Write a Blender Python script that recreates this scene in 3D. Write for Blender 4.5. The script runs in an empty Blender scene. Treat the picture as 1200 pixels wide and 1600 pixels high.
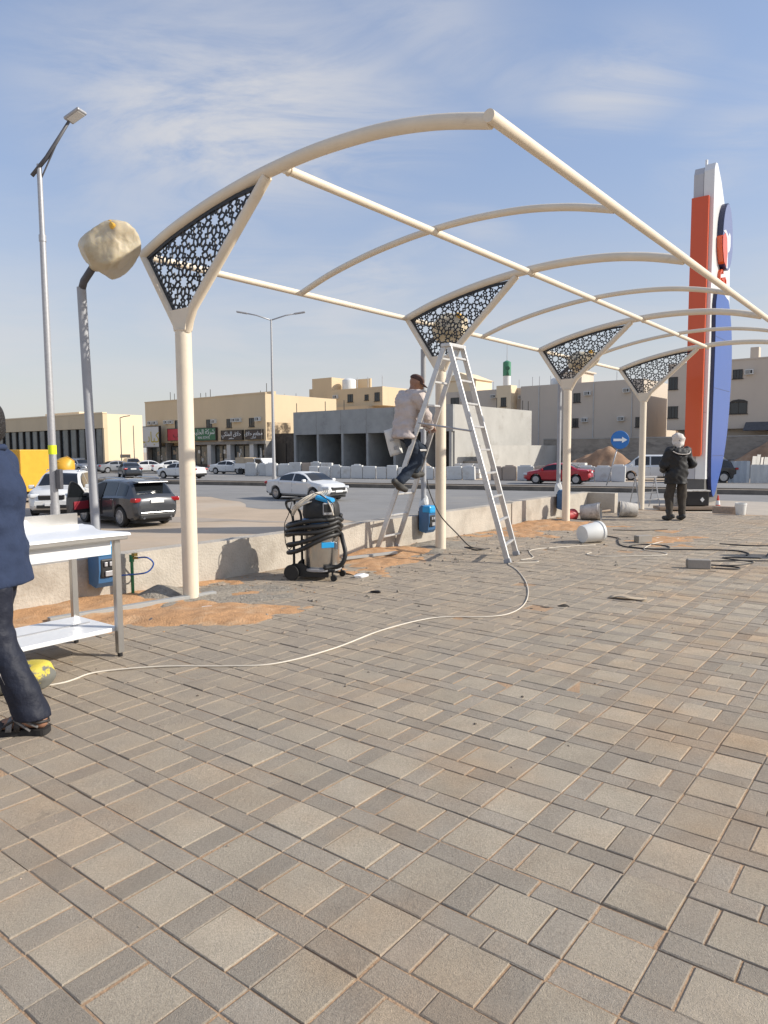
import bpy, bmesh, math, random
import numpy as np
from mathutils import Vector, Matrix

random.seed(7)
np.random.seed(7)
R = math.radians
sc = bpy.context.scene
col = sc.collection

# ------------------------------------------------------------------ camera
CAM_H, PITCH, ROLL, FPX = 1.455, 0.0863, -0.0065, 1113.6
cam_d = bpy.data.cameras.new('camera')
cam_d.sensor_fit = 'HORIZONTAL'
cam_d.sensor_width = 36.0
cam_d.lens = 36.0 * FPX / 1200.0
cam_d.clip_start = 0.05
cam_d.clip_end = 6000
cam = bpy.data.objects.new('camera', cam_d)
col.objects.link(cam)
_F = Vector((0, math.cos(PITCH), -math.sin(PITCH)))
_U = Vector((0, math.sin(PITCH), math.cos(PITCH)))
_X = Vector((1, 0, 0))
_c, _s = math.cos(ROLL), math.sin(ROLL)
_rt = _c * _X + _s * _U
_up = -_s * _X + _c * _U
_m = Matrix((_rt, _up, -_F)).transposed().to_4x4()
_m.translation = (0, 0, CAM_H)
cam.matrix_world = _m
sc.camera = cam
sc.render.resolution_x, sc.render.resolution_y = 768, 1024

# ------------------------------------------------------------------ sky and sun
SUN_EL, SUN_AZ = 30.0, -8.0            # azimuth from +X, counter-clockwise
w = bpy.data.worlds.new('World')
sc.world = w
w.use_nodes = True
nt = w.node_tree
nt.nodes.clear()
def wn(t, **k):
    n = nt.nodes.new(t)
    for a, b in k.items():
        setattr(n, a, b)
    return n
def wl(a, b):
    nt.links.new(a, b)
sky = wn('ShaderNodeTexSky', sky_type='NISHITA')
sky.sun_disc = False
sky.sun_elevation = R(SUN_EL)
sky.sun_rotation = R(90 - SUN_AZ)
sky.altitude = 600
sky.air_density = 1.2
sky.dust_density = 1.4
sky.ozone_density = 2.0
bg = wn('ShaderNodeBackground')
bg.inputs['Strength'].default_value = 0.15
wo = wn('ShaderNodeOutputWorld')
tc = wn('ShaderNodeTexCoord')
sep = wn('ShaderNodeSeparateXYZ')
wl(tc.outputs['Generated'], sep.inputs[0])
def wmath(op, a, b=None, c=None, clamp=False):
    n = wn('ShaderNodeMath', operation=op)
    n.use_clamp = clamp
    for i, v in enumerate((a, b, c)):
        if v is None: continue
        if isinstance(v, (int, float)): n.inputs[i].default_value = v
        else: wl(v, n.inputs[i])
    return n.outputs[0]
zc = wmath('MAXIMUM', sep.outputs['Z'], 0.0)
zz = wmath('ADD', zc, 0.16)
px = wmath('DIVIDE', sep.outputs['X'], zz)
py = wmath('DIVIDE', sep.outputs['Y'], zz)
cmb = wn('ShaderNodeCombineXYZ')
wl(px, cmb.inputs[0]); wl(py, cmb.inputs[1])
def wnoise(vec, scale, detail, rough, dist, loc, rot, sca):
    mp = wn('ShaderNodeMapping')
    mp.inputs['Location'].default_value = loc
    mp.inputs['Rotation'].default_value = rot
    mp.inputs['Scale'].default_value = sca
    wl(vec, mp.inputs['Vector'])
    n = wn('ShaderNodeTexNoise')
    n.inputs['Scale'].default_value = scale
    n.inputs['Detail'].default_value = detail
    n.inputs['Roughness'].default_value = rough
    n.inputs['Distortion'].default_value = dist
    wl(mp.outputs[0], n.inputs['Vector'])
    return n.outputs['Fac']
def wramp(v, a, b):
    n = wn('ShaderNodeMapRange', interpolation_type='SMOOTHSTEP')
    n.inputs['From Min'].default_value = a
    n.inputs['From Max'].default_value = b
    wl(v, n.inputs['Value'])
    return n.outputs[0]
big = wnoise(cmb.outputs[0], 1.1, 3, .5, .3, (2.3, 0.4, 0), (0, 0, .3), (1, 1, 1))
fine = wnoise(cmb.outputs[0], 2.6, 9, .62, .9, (5.1, 1.7, 0), (0, 0, R(35)), (.55, 1.3, 1))
def wspot(x, y, r0, r1):
    n = wn('ShaderNodeVectorMath', operation='DISTANCE')
    wl(cmb.outputs[0], n.inputs[0]); n.inputs[1].default_value = (x, y, 0)
    return wramp(n.outputs['Value'], r1, r0)
patchy = wmath('MAXIMUM', wmath('MULTIPLY', wramp(big, .46, .66), .55), wmath('MAXIMUM', wspot(-.30, 1.62, .10, .62), wmath('MULTIPLY', wspot(.47, 1.50, .02, .26), .8)))
cir = wmath('MULTIPLY', patchy, wramp(fine, .30, .64))
cir = wmath('MULTIPLY', cir, 0.92)
low = wnoise(tc.outputs['Generated'], 3.2, 7, .55, .4, (1.2, 0, .3), (0, 0, 0), (1, 1, 5.5))
band = wmath('MULTIPLY', wramp(zc, .0, .05), wramp(zc, .30, .10))
lowc = wmath('MULTIPLY', wmath('MULTIPLY', wramp(low, .38, .62), band), 0.5)
mask = wmath('MAXIMUM', cir, lowc)
mx = wn('ShaderNodeMix', data_type='RGBA')
wl(mask, mx.inputs['Factor'])
hs = wn('ShaderNodeHueSaturation')
hs.inputs['Saturation'].default_value = 0.86
wl(sky.outputs[0], hs.inputs['Color'])
hz = wn('ShaderNodeMix', data_type='RGBA')              # dusty air: pale blue overhead, warm grey at the horizon
hz.inputs['A'].default_value = (1.15, 1.48, 2.45, 1)
hz.inputs['B'].default_value = (2.75, 2.72, 2.70, 1)
wl(wramp(zc, .40, .02), hz.inputs['Factor'])
hm = wn('ShaderNodeMix', data_type='RGBA')
wl(wmath('ADD', wmath('MULTIPLY', wramp(zc, .45, .0), .38), .48), hm.inputs['Factor'])
wl(hs.outputs[0], hm.inputs['A'])
wl(hz.outputs['Result'], hm.inputs['B'])
wl(hm.outputs['Result'], mx.inputs['A'])
mx.inputs['B'].default_value = (3.1, 3.12, 3.25, 1)
wl(mx.outputs['Result'], bg.inputs['Color'])
wl(bg.outputs[0], wo.inputs['Surface'])

sun_d = bpy.data.lights.new('sun', 'SUN')
sun_d.energy = 3.4
sun_d.angle = R(0.55)
sun_d.color = (1.0, 0.93, 0.82)
sun = bpy.data.objects.new('sun', sun_d)
col.objects.link(sun)
SV = Vector((math.cos(R(SUN_EL)) * math.cos(R(SUN_AZ)), math.cos(R(SUN_EL)) * math.sin(R(SUN_AZ)), math.sin(R(SUN_EL))))
sun.rotation_euler = SV.to_track_quat('Z', 'Y').to_euler()
sun.location = SV * 60
vs = sc.view_settings
vs.view_transform = 'Standard'
vs.look = 'None'
vs.exposure = 0.54
vs.gamma = 1.0
vs.use_curve_mapping = False

# ------------------------------------------------------------------ frames of the place
TH = R(38.0)
E1 = Vector((math.sin(TH), math.cos(TH), 0))      # along the row of columns
E2 = Vector((math.cos(TH), -math.sin(TH), 0))     # from the wall towards the forecourt
CO = Vector((-1.904, 6.920, 0))                   # foot of the first column
SP = 4.4425                                       # column spacing
GZ = -0.95                                        # level of road and lot
ROT = -TH
def P(a, s, z=0.0):
    return CO + E1 * a + E2 * s + Vector((0, 0, z))

# ------------------------------------------------------------------ materials
def mat(name, c, rough=.6, metal=0.0, var=0.0, vs=6.0, bump=0.0, bs=80.0, spec=.5, coat=0.0, dark=None, ds=2.0, dth=(.5, .7), alpha=1.0, trans=0.0, detail=6, stretch=None):
    m = bpy.data.materials.new(name)
    m.use_nodes = True
    t = m.node_tree
    b = t.nodes['Principled BSDF']
    b.inputs['Roughness'].default_value = rough
    b.inputs['Metallic'].default_value = metal
    b.inputs['Specular IOR Level'].default_value = spec
    b.inputs['Coat Weight'].default_value = coat
    b.inputs['Coat Roughness'].default_value = .06
    b.inputs['Alpha'].default_value = alpha
    b.inputs['Transmission Weight'].default_value = trans
    c4 = (*c, 1)
    b.inputs['Base Color'].default_value = c4
    co = None
    if var or bump or dark:
        co = t.nodes.new('ShaderNodeTexCoord').outputs['Object']
        if stretch:
            mp = t.nodes.new('ShaderNodeMapping')
            mp.inputs['Scale'].default_value = stretch
            t.links.new(co, mp.inputs[0])
            co = mp.outputs[0]
    last = None
    if var:
        n = t.nodes.new('ShaderNodeTexNoise')
        n.inputs['Scale'].default_value = vs
        n.inputs['Detail'].default_value = detail
        n.inputs['Roughness'].default_value = .65
        t.links.new(co, n.inputs['Vector'])
        r = t.nodes.new('ShaderNodeValToRGB')
        r.color_ramp.elements[0].position = .3
        r.color_ramp.elements[1].position = .7
        r.color_ramp.elements[0].color = (*[x * (1 - var) for x in c], 1)
        r.color_ramp.elements[1].color = (*[min(1, x * (1 + var)) for x in c], 1)
        t.links.new(n.outputs['Fac'], r.inputs[0])
        last = r.outputs[0]
    if dark:
        n = t.nodes.new('ShaderNodeTexNoise')
        n.inputs['Scale'].default_value = ds
        n.inputs['Detail'].default_value = 8
        n.inputs['Roughness'].default_value = .7
        t.links.new(co, n.inputs['Vector'])
        mr = t.nodes.new('ShaderNodeMapRange')
        mr.interpolation_type = 'SMOOTHSTEP'
        mr.inputs['From Min'].default_value = dth[0]
        mr.inputs['From Max'].default_value = dth[1]
        t.links.new(n.outputs['Fac'], mr.inputs['Value'])
        mxn = t.nodes.new('ShaderNodeMix'); mxn.data_type = 'RGBA'
        t.links.new(mr.outputs[0], mxn.inputs['Factor'])
        if last: t.links.new(last, mxn.inputs['A'])
        else: mxn.inputs['A'].default_value = c4
        mxn.inputs['B'].default_value = (*dark, 1)
        last = mxn.outputs['Result']
    if last:
        t.links.new(last, b.inputs['Base Color'])
    if bump:
        n = t.nodes.new('ShaderNodeTexNoise')
        n.inputs['Scale'].default_value = bs
        n.inputs['Detail'].default_value = 5
        t.links.new(co, n.inputs['Vector'])
        bp = t.nodes.new('ShaderNodeBump')
        bp.inputs['Strength'].default_value = bump
        bp.inputs['Distance'].default_value = .02
        t.links.new(n.outputs['Fac'], bp.inputs['Height'])
        t.links.new(bp.outputs[0], b.inputs['Normal'])
    return m

M = {}
M['cream'] = mat('cream_steel_paint', (.76, .665, .525), .45, var=.06, vs=3, dark=(.60, .50, .38), ds=7, dth=(.60, .78), bump=.06, bs=40)
M['black_panel'] = mat('black_panel', (.012, .012, .014), .45)
M['galv'] = mat('galvanised_grey', (.42, .42, .43), .45, metal=.35, var=.12, vs=14)
M['pole_grey'] = mat('pole_grey_paint', (.36, .37, .39), .5, var=.08, vs=8)
M['dark_grey'] = mat('dark_grey_metal', (.09, .09, .10), .5, var=.15)
M['wall'] = mat('cement_render', (.475, .43, .365), .92, var=.14, vs=2.6, bump=.5, bs=38, dark=(.35, .305, .25), ds=1.5, dth=(.46, .70))
M['concrete'] = mat('bare_concrete', (.36, .36, .345), .9, var=.14, vs=.55, bump=.2, bs=20, dark=(.25, .25, .24), ds=.5, dth=(.52, .72))
M['plaster'] = mat('pale_plaster', (.43, .42, .39), .9, var=.10, vs=.4, dark=(.34, .32, .285), ds=.45, dth=(.55, .72), bump=.1, bs=12)
M['oldwall'] = mat('stained_wall', (.28, .26, .23), .95, var=.2, vs=.7, dark=(.17, .155, .14), ds=.5, dth=(.48, .68), stretch=(1, 1, 2.5))
M['beige'] = mat('beige_render', (.66, .52, .34), .9, var=.05, vs=.3, dark=(.56, .44, .29), ds=.35, dth=(.55, .8), stretch=(1, 1, .4))
M['peach'] = mat('pale_and_sunlit_beige', (.82, .66, .45), .9, var=.04, vs=.3)  # beige brightened for sunlit walls; also pale trim and the small house
M['beige2'] = mat('grey_beige_render', (.60, .52, .43), .9, var=.05, vs=.3, dark=(.5, .43, .35), ds=.3, dth=(.56, .8), stretch=(1, 1, .4))
M['near_black'] = mat('soot_and_bay_shade', (.07, .06, .05), .95, var=.4, vs=2)  # soot on the kiosk; painted shade at the back of the shell's bays
M['glass'] = mat('dark_window_glass', (.025, .03, .035), .08, spec=.6, var=.2, vs=1)
M['shopglass'] = mat('shop_glass', (.10, .115, .12), .12, var=.45, vs=.9, spec=.6)
M['frame_dark'] = mat('dark_frame', (.04, .035, .03), .5)
M['frame_white'] = mat('white_frame', (.7, .7, .68), .5)
M['white'] = mat('white_plastic', (.74, .74, .71), .45, var=.05, vs=6, dark=(.55, .53, .48), ds=5, dth=(.6, .8))
M['sand'] = mat('orange_sand', (.52, .29, .14), .97, var=.20, vs=12, bump=.7, bs=70, dark=(.55, .37, .22), ds=3.0, dth=(.48, .70))
M['lot'] = mat('pale_sand', (.47, .365, .26), .97, var=.14, vs=.35, bump=.35, bs=9, dark=(.50, .42, .33), ds=.12, dth=(.45, .65))
M['asphalt'] = mat('dusty_asphalt', (.255, .245, .23), .85, var=.12, vs=.5, bump=.2, bs=60, dark=(.32, .295, .26), ds=.16, dth=(.5, .75))
M['kerb'] = mat('kerb_concrete', (.34, .31, .27), .9, var=.18, vs=1.5, bump=.2, bs=30)
M['kerbdark'] = mat('dirty_kerb_face', (.17, .15, .125), .9, var=.3, vs=1.5)
M['steel'] = mat('stainless_steel', (.55, .54, .52), .28, metal=.85, var=.05, vs=5)
M['film'] = mat('white_protective_film', (.78, .79, .80), .35, var=.03, vs=4, bump=.15, bs=14)
M['alu'] = mat('aluminium', (.60, .59, .575), .42, metal=.55, var=.12, vs=12, dark=(.38, .36, .34), ds=16, dth=(.58, .75))
M['orange'] = mat('sign_orange', (.70, .095, .02), .32, coat=.3, var=.03, vs=1)
M['blue'] = mat('sign_blue', (.028, .085, .34), .3, coat=.12, var=.05, vs=.8)
M['navyedge'] = mat('sign_navy_edge', (.015, .02, .07), .3)
M['signwhite'] = mat('sign_white', (.78, .78, .77), .3, coat=.2, var=.02)
M['signgrey'] = mat('sign_grey', (.50, .50, .52), .4, var=.03)
M['plinth'] = mat('plinth_grey', (.12, .115, .11), .6, var=.1)
M['rubber'] = mat('black_rubber', (.018, .018, .018), .6, var=.2, vs=12)
M['hose'] = mat('black_hose', (.02, .019, .018), .5, var=.25, vs=20)
M['cyan'] = mat('cyan_plastic', (.02, .33, .68), .35, var=.04)
M['bluebox'] = mat('blue_plastic', (.045, .13, .27), .4, var=.06)
M['green'] = mat('green_pipe', (.035, .20, .075), .45, var=.08)
M['brass'] = mat('brass', (.55, .38, .1), .35, metal=.7)
M['bluehose'] = mat('blue_hose', (.03, .10, .36), .4)
M['bag'] = mat('yellowed_plastic_wrap', (.66, .56, .37), .30, var=.10, vs=5, bump=.35, bs=14, spec=.6, dark=(.45, .36, .22), ds=3.5, dth=(.48, .66), trans=.22, stretch=(1, 1, .35))
def film_mat(name, c, dk, sc_, alpha):
    m = mat(name, c, .46, spec=.45, var=.08, vs=5, dark=dk, ds=3.5, dth=(.48, .68), alpha=alpha)
    t = m.node_tree; b = t.nodes['Principled BSDF']
    co = t.nodes.new('ShaderNodeTexCoord'); nz = t.nodes.new('ShaderNodeTexNoise'); nz.inputs['Scale'].default_value = sc_ * .8
    ad = t.nodes.new('ShaderNodeVectorMath'); ad.operation = 'MULTIPLY_ADD'; ad.inputs[1].default_value = (.16, .16, .16)
    t.links.new(co.outputs['Object'], nz.inputs['Vector']); t.links.new(nz.outputs['Color'], ad.inputs[0]); t.links.new(co.outputs['Object'], ad.inputs[2])
    vo = t.nodes.new('ShaderNodeTexVoronoi'); vo.feature = 'DISTANCE_TO_EDGE'; vo.inputs['Scale'].default_value = sc_
    t.links.new(ad.outputs[0], vo.inputs['Vector'])
    v2 = t.nodes.new('ShaderNodeTexVoronoi'); v2.feature = 'F1'; v2.inputs['Scale'].default_value = sc_ * 2.2
    t.links.new(ad.outputs[0], v2.inputs['Vector'])
    mu = t.nodes.new('ShaderNodeMath'); mu.operation = 'MULTIPLY_ADD'; mu.inputs[1].default_value = .35
    t.links.new(v2.outputs['Distance'], mu.inputs[0]); t.links.new(vo.outputs['Distance'], mu.inputs[2])
    bp = t.nodes.new('ShaderNodeBump'); bp.inputs['Strength'].default_value = .55; bp.inputs['Distance'].default_value = .03
    t.links.new(mu.outputs[0], bp.inputs['Height']); t.links.new(bp.outputs[0], b.inputs['Normal'])
    b.inputs['Subsurface Weight'].default_value = .25
    b.inputs['Subsurface Radius'].default_value = (.08, .06, .03)
    return m
M['bag'] = film_mat('yellowed_plastic_film', (.66, .57, .40), (.55, .45, .29), 5.0, .80)
M['clearwrap'] = mat('crumpled_clear_wrap', (.68, .63, .55), .35, var=.14, vs=10, bump=.5, bs=30)
M['cable_w'] = mat('cream_cable', (.66, .60, .50), .55, var=.08)
M['cable_k'] = mat('dark_cable', (.03, .027, .024), .55, var=.2)
M['cement'] = mat('wet_cement', (.29, .255, .205), .95, var=.35, vs=22, bump=1.0, bs=45)
M['rock'] = mat('rubble', (.42, .33, .25), .95, var=.25, vs=20, bump=.4, bs=60)
M['dirt'] = mat('red_brown_soil', (.33, .20, .12), .97, var=.3, vs=.8, bump=.6, bs=5, dark=(.44, .31, .2), ds=.5, dth=(.5, .7))
M['cardboard'] = mat('dusty_cardboard', (.47, .38, .27), .9, var=.1)
M['wood'] = mat('weathered_timber', (.30, .23, .17), .85, var=.2, vs=6, stretch=(1, 8, 8))
M['yellow'] = mat('plant_yellow', (.66, .36, .03), .45, var=.08, vs=3)
M['lime'] = mat('lime_sticker', (.75, .85, .02), .6)
M['zinc'] = mat('painted_sheet', (.56, .56, .54), .6, var=.10, vs=1.2, dark=(.40, .37, .33), ds=1.1, dth=(.55, .75))
M['zinc_b'] = mat('blue_grey_sheet', (.36, .40, .44), .55, var=.12, vs=1.2, dark=(.3, .28, .26), ds=1.1, dth=(.55, .75))
M['barrier'] = mat('white_barrier', (.66, .65, .62), .6, var=.06, vs=1, dark=(.48, .44, .38), ds=.9, dth=(.52, .75))
M['barrier_t'] = mat('tan_barrier', (.42, .34, .27), .7, var=.1, vs=1)

# ------------------------------------------------------------------ object helpers
def tag(o, label=None, cat=None, group=None, kind=None):
    if label: o['label'] = label
    if cat: o['category'] = cat
    if group: o['group'] = group
    if kind: o['kind'] = kind
    return o
def thing(name, label, cat, loc=(0, 0, 0), rz=0.0, group=None):
    o = bpy.data.objects.new(name, None)
    o.empty_display_size = .1
    col.objects.link(o)
    o.location = loc
    o.rotation_euler = (0, 0, rz)
    return tag(o, label, cat, group)
def copy_tree(o, parent=None):
    c = o.copy()
    col.objects.link(c)
    c.parent = parent
    for ch in o.children:
        copy_tree(ch, c)
    return c

class MB:
    def __init__(s):
        s.v, s.f, s.m = [], [], []
    def add(s, vs, fs, mi=0):
        o = len(s.v)
        s.v += [tuple(v) for v in vs]
        for f in fs:
            s.f.append([i + o for i in f]); s.m.append(mi)
        return s
    def box(s, c, d, rz=0.0, mi=0, mtx=None):
        hx, hy, hz = d[0] / 2, d[1] / 2, d[2] / 2
        pts = [Vector((x, y, z)) for z in (-hz, hz) for x, y in ((-hx, -hy), (hx, -hy), (hx, hy), (-hx, hy))]
        if mtx is None:
            mtx = Matrix.Rotation(rz, 3, 'Z')
        c = Vector(c)
        return s.add([c + mtx @ p for p in pts], [(3, 2, 1, 0), (4, 5, 6, 7), (0, 1, 5, 4), (1, 2, 6, 5), (2, 3, 7, 6), (3, 0, 4, 7)], mi)
    def bx(s, x0, x1, y0, y1, z0, z1, mi=0):
        return s.box(((x0 + x1) / 2, (y0 + y1) / 2, (z0 + z1) / 2), (x1 - x0, y1 - y0, z1 - z0), mi=mi)
    def cbox(s, c, d, ch=.01, mtx=None, mi=0):
        # box with chamfered vertical and horizontal edges
        bm = bmesh.new()
        bmesh.ops.create_cube(bm, size=1)
        for v in bm.verts:
            v.co = Vector((v.co.x * d[0], v.co.y * d[1], v.co.z * d[2]))
        bmesh.ops.bevel(bm, geom=bm.edges[:], offset=ch, segments=2, affect='EDGES', profile=.5)
        mt = mtx or Matrix.Identity(3)
        c = Vector(c)
        bm.verts.index_update()
        s.add([c + mt @ v.co for v in bm.verts], [[v.index for v in f.verts] for f in bm.faces], mi)
        bm.free()
        return s
    def cyl(s, p0, p1, r0, r1=None, n=12, caps=True, mi=0):
        p0, p1 = Vector(p0), Vector(p1)
        r1 = r0 if r1 is None else r1
        d = (p1 - p0).normalized()
        a = d.orthogonal().normalized(); b = d.cross(a)
        vs, fs = [], []
        for p, r in ((p0, r0), (p1, r1)):
            for i in range(n):
                t = 2 * math.pi * i / n
                vs.append(p + a * math.cos(t) * r + b * math.sin(t) * r)
        for i in range(n):
            j = (i + 1) % n
            fs.append((i, j, n + j, n + i))
        if caps:
            fs.append(tuple(range(n))[::-1]); fs.append(tuple(range(n, 2 * n)))
        return s.add(vs, fs, mi)
    def tube(s, pts, r, n=8, mi=0, caps=True, closed=False):
        pts = [Vector(p) for p in pts]
        k = len(pts)
        rr = r if isinstance(r, (list, tuple)) else [r] * k
        vs, fs = [], []
        prev = None
        for i, p in enumerate(pts):
            if closed: d = pts[(i + 1) % k] - pts[i - 1]
            else: d = pts[min(i + 1, k - 1)] - pts[max(i - 1, 0)]
            d.normalize()
            if prev is None: a = d.orthogonal().normalized()
            else:
                a = prev - d * prev.dot(d)
                a = a.normalized() if a.length > 1e-6 else d.orthogonal().normalized()
            prev = a
            b = d.cross(a)
            for j in range(n):
                t = 2 * math.pi * j / n
                vs.append(p + (a * math.cos(t) + b * math.sin(t)) * rr[i])
        m = k if closed else k - 1
        for i in range(m):
            i2 = (i + 1) % k
            for j in range(n):
                j2 = (j + 1) % n
                fs.append((i * n + j, i * n + j2, i2 * n + j2, i2 * n + j))
        if caps and not closed:
            fs.append(tuple(range(n))[::-1]); fs.append(tuple(range((k - 1) * n, k * n)))
        return s.add(vs, fs, mi)
    def lathe(s, prof, n=20, c=(0, 0, 0), mtx=None, mi=0, close=False):
        # prof: (radius, height) from bottom to top
        c = Vector(c); mt = mtx or Matrix.Identity(3)
        vs, fs = [], []
        for r, z in prof:
            for i in range(n):
                t = 2 * math.pi * i / n
                vs.append(c + mt @ Vector((r * math.cos(t), r * math.sin(t), z)))
        for k in range(len(prof) - 1):
            for i in range(n):
                j = (i + 1) % n
                fs.append((k * n + i, k * n + j, (k + 1) * n + j, (k + 1) * n + i))
        if prof[0][0] > 1e-4: fs.append(tuple(range(n))[::-1])
        if prof[-1][0] > 1e-4: fs.append(tuple(range((len(prof) - 1) * n, len(prof) * n)))
        return s.add(vs, fs, mi)
    def prism(s, poly, z0, z1, mtx=None, c=(0, 0, 0), mi=0):
        # polygon in local xy extruded along local z
        mt = mtx or Matrix.Identity(3); c = Vector(c)
        n = len(poly)
        vs = [c + mt @ Vector((x, y, z0)) for x, y in poly] + [c + mt @ Vector((x, y, z1)) for x, y in poly]
        fs = [tuple(range(n))[::-1], tuple(range(n, 2 * n))] + [(i, (i + 1) % n, n + (i + 1) % n, n + i) for i in range(n)]
        return s.add(vs, fs, mi)
    def build(s, name, m, parent=None, smooth=False, kind=None, angle=None):
        me = bpy.data.meshes.new(name)
        me.from_pydata(s.v, [], s.f)
        ms = m if isinstance(m, (list, tuple)) else [m]
        for x in ms: me.materials.append(M[x] if isinstance(x, str) else x)
        if len(ms) > 1: me.polygons.foreach_set('material_index', s.m)
        if smooth:
            if angle is None: me.shade_smooth()
            else:
                me.shade_smooth()
                me.set_sharp_from_angle(angle=R(angle))
        me.update()
        o = bpy.data.objects.new(name, me)
        col.objects.link(o)
        if parent: o.parent = parent
        if kind: o['kind'] = kind
        return o

def catmull(pts, n=6, closed=False):
    pts = [Vector(p) for p in pts]
    out = []
    k = len(pts)
    for i in range(k if closed else k - 1):
        if closed: p0, p1, p2, p3 = pts[i - 1], pts[i], pts[(i + 1) % k], pts[(i + 2) % k]
        else: p0, p1, p2, p3 = pts[max(i - 1, 0)], pts[i], pts[i + 1], pts[min(i + 2, k - 1)]
        for j in range(n):
            t = j / n
            out.append(.5 * ((2 * p1) + (p2 - p0) * t + (2 * p0 - 5 * p1 + 4 * p2 - p3) * t * t + (3 * p1 - p0 - 3 * p2 + p3) * t ** 3))
    if not closed: out.append(pts[-1])
    return out

class SN:   # cheap smooth pseudo-noise: a sum of sines
    def __init__(s, seed, freqs, amp=1.0):
        r = np.random.RandomState(seed)
        s.t = []
        for f in freqs:
            for _ in range(4):
                d = r.normal(size=3); d /= np.linalg.norm(d)
                s.t.append((d * f, r.uniform(0, 6.28), amp / f))
    def __call__(s, x, y, z):
        o = 0
        for d, ph, a in s.t:
            o = o + a * np.sin(d[0] * x + d[1] * y + d[2] * z + ph)
        return o

def surface_net(Fv, org, res):
    sg = Fv < 0
    nx, ny, nz = Fv.shape
    acc = np.zeros((nx - 1, ny - 1, nz - 1, 3)); cnt = np.zeros((nx - 1, ny - 1, nz - 1))
    cor = [(i, j, k) for i in (0, 1) for j in (0, 1) for k in (0, 1)]
    def sl(A, c): return A[c[0]:nx - 1 + c[0], c[1]:ny - 1 + c[1], c[2]:nz - 1 + c[2]]
    for a in cor:
        for ax in range(3):
            if a[ax] == 0:
                b = list(a); b[ax] = 1; b = tuple(b)
                fa, fb = sl(Fv, a), sl(Fv, b)
                cr = (fa < 0) != (fb < 0)
                t = np.where(cr, fa / np.where(np.abs(fa - fb) < 1e-12, 1, fa - fb), 0)
                for q in range(3):
                    acc[..., q] += np.where(cr, a[q] + (t if q == ax else 0), 0)
                cnt += cr
    act = cnt > 0
    idx = -np.ones(act.shape, int)
    idx[act] = np.arange(act.sum())
    ii = np.argwhere(act)
    V = (ii + acc[act] / cnt[act][:, None]) * res + np.array(org)
    faces = []
    for ax in range(3):
        u, v = (ax + 1) % 3, (ax + 2) % 3
        a = [slice(None)] * 3; b = [slice(None)] * 3
        a[ax] = slice(0, -1); b[ax] = slice(1, None)
        sa, sb = sg[tuple(a)], sg[tuple(b)]
        for flip, msk in ((0, sa & ~sb), (1, ~sa & sb)):
            e = np.argwhere(msk)
            e = e[(e[:, u] > 0) & (e[:, v] > 0) & (e[:, u] < Fv.shape[u] - 1) & (e[:, v] < Fv.shape[v] - 1)]
            if not len(e): continue
            q = []
            for du, dv in ((-1, -1), (0, -1), (0, 0), (-1, 0)):
                c = e.copy(); c[:, u] += du; c[:, v] += dv
                q.append(idx[c[:, 0], c[:, 1], c[:, 2]])
            q = np.stack(q, 1)
            if flip: q = q[:, ::-1]
            faces.append(q)
    return V, np.concatenate(faces)

def sdf_eval(prims, X, Y, Z, k):
    D = None
    for p in prims:
        if p[0] == 'c':
            a, b, ra, rb = np.array(p[1], float), np.array(p[2], float), p[3], p[4]
            fl = p[5] if len(p) > 5 else None      # (axis, factor): flatten across an axis
            d = b - a
            L = max(d @ d, 1e-9)
            t = np.clip(((X - a[0]) * d[0] + (Y - a[1]) * d[1] + (Z - a[2]) * d[2]) / L, 0, 1)
            qx, qy, qz = X - a[0] - t * d[0], Y - a[1] - t * d[1], Z - a[2] - t * d[2]
            if fl is not None:
                q = [qx, qy, qz]; q[fl[0]] = q[fl[0]] / fl[1]; qx, qy, qz = q
            r = np.sqrt(qx ** 2 + qy ** 2 + qz ** 2) - (ra + (rb - ra) * t)
        elif p[0] == 'e':
            c, rd = p[1], p[2]
            m = p[3] if len(p) > 3 else None
            x, y, z = X - c[0], Y - c[1], Z - c[2]
            if m is not None:
                mt = m.transposed()
                x, y, z = (mt[i][0] * x + mt[i][1] * y + mt[i][2] * z for i in range(3))
            q = np.sqrt((x / rd[0]) ** 2 + (y / rd[1]) ** 2 + (z / rd[2]) ** 2)
            r = (q - 1) * min(rd)
        if D is None: D = r
        else:
            h = np.clip(.5 + .5 * (D - r) / k, 0, 1)
            D = D * (1 - h) + r * h - k * h * (1 - h)
    return D

def sdf_mesh(prims, res, k=.03, noise=None, cut=None, pad=.06):
    lo = np.array([1e9] * 3); hi = -lo
    for p in prims:
        if p[0] == 'c':
            mf = max(1, p[5][1]) if len(p) > 5 else 1
            for q, r in ((p[1], p[3]), (p[2], p[4])):
                lo = np.minimum(lo, np.array(q) - r * mf); hi = np.maximum(hi, np.array(q) + r * mf)
        else:
            r = max(p[2])
            lo = np.minimum(lo, np.array(p[1]) - r); hi = np.maximum(hi, np.array(p[1]) + r)
    lo -= pad; hi += pad
    n = np.ceil((hi - lo) / res).astype(int) + 1
    g = [lo[i] + np.arange(n[i]) * res for i in range(3)]
    X, Y, Z = np.meshgrid(*g, indexing='ij')
    D = sdf_eval(prims, X, Y, Z, k)
    if noise is not None: D = D + noise(X, Y, Z)
    if cut is not None: D = np.maximum(D, cut(X, Y, Z))
    V, Fc = surface_net(D, lo, res)
    mb = MB()
    mb.v = [tuple(v) for v in V]
    mb.f = [list(map(int, f)) for f in Fc]
    mb.m = [0] * len(mb.f)
    return mb

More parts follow.
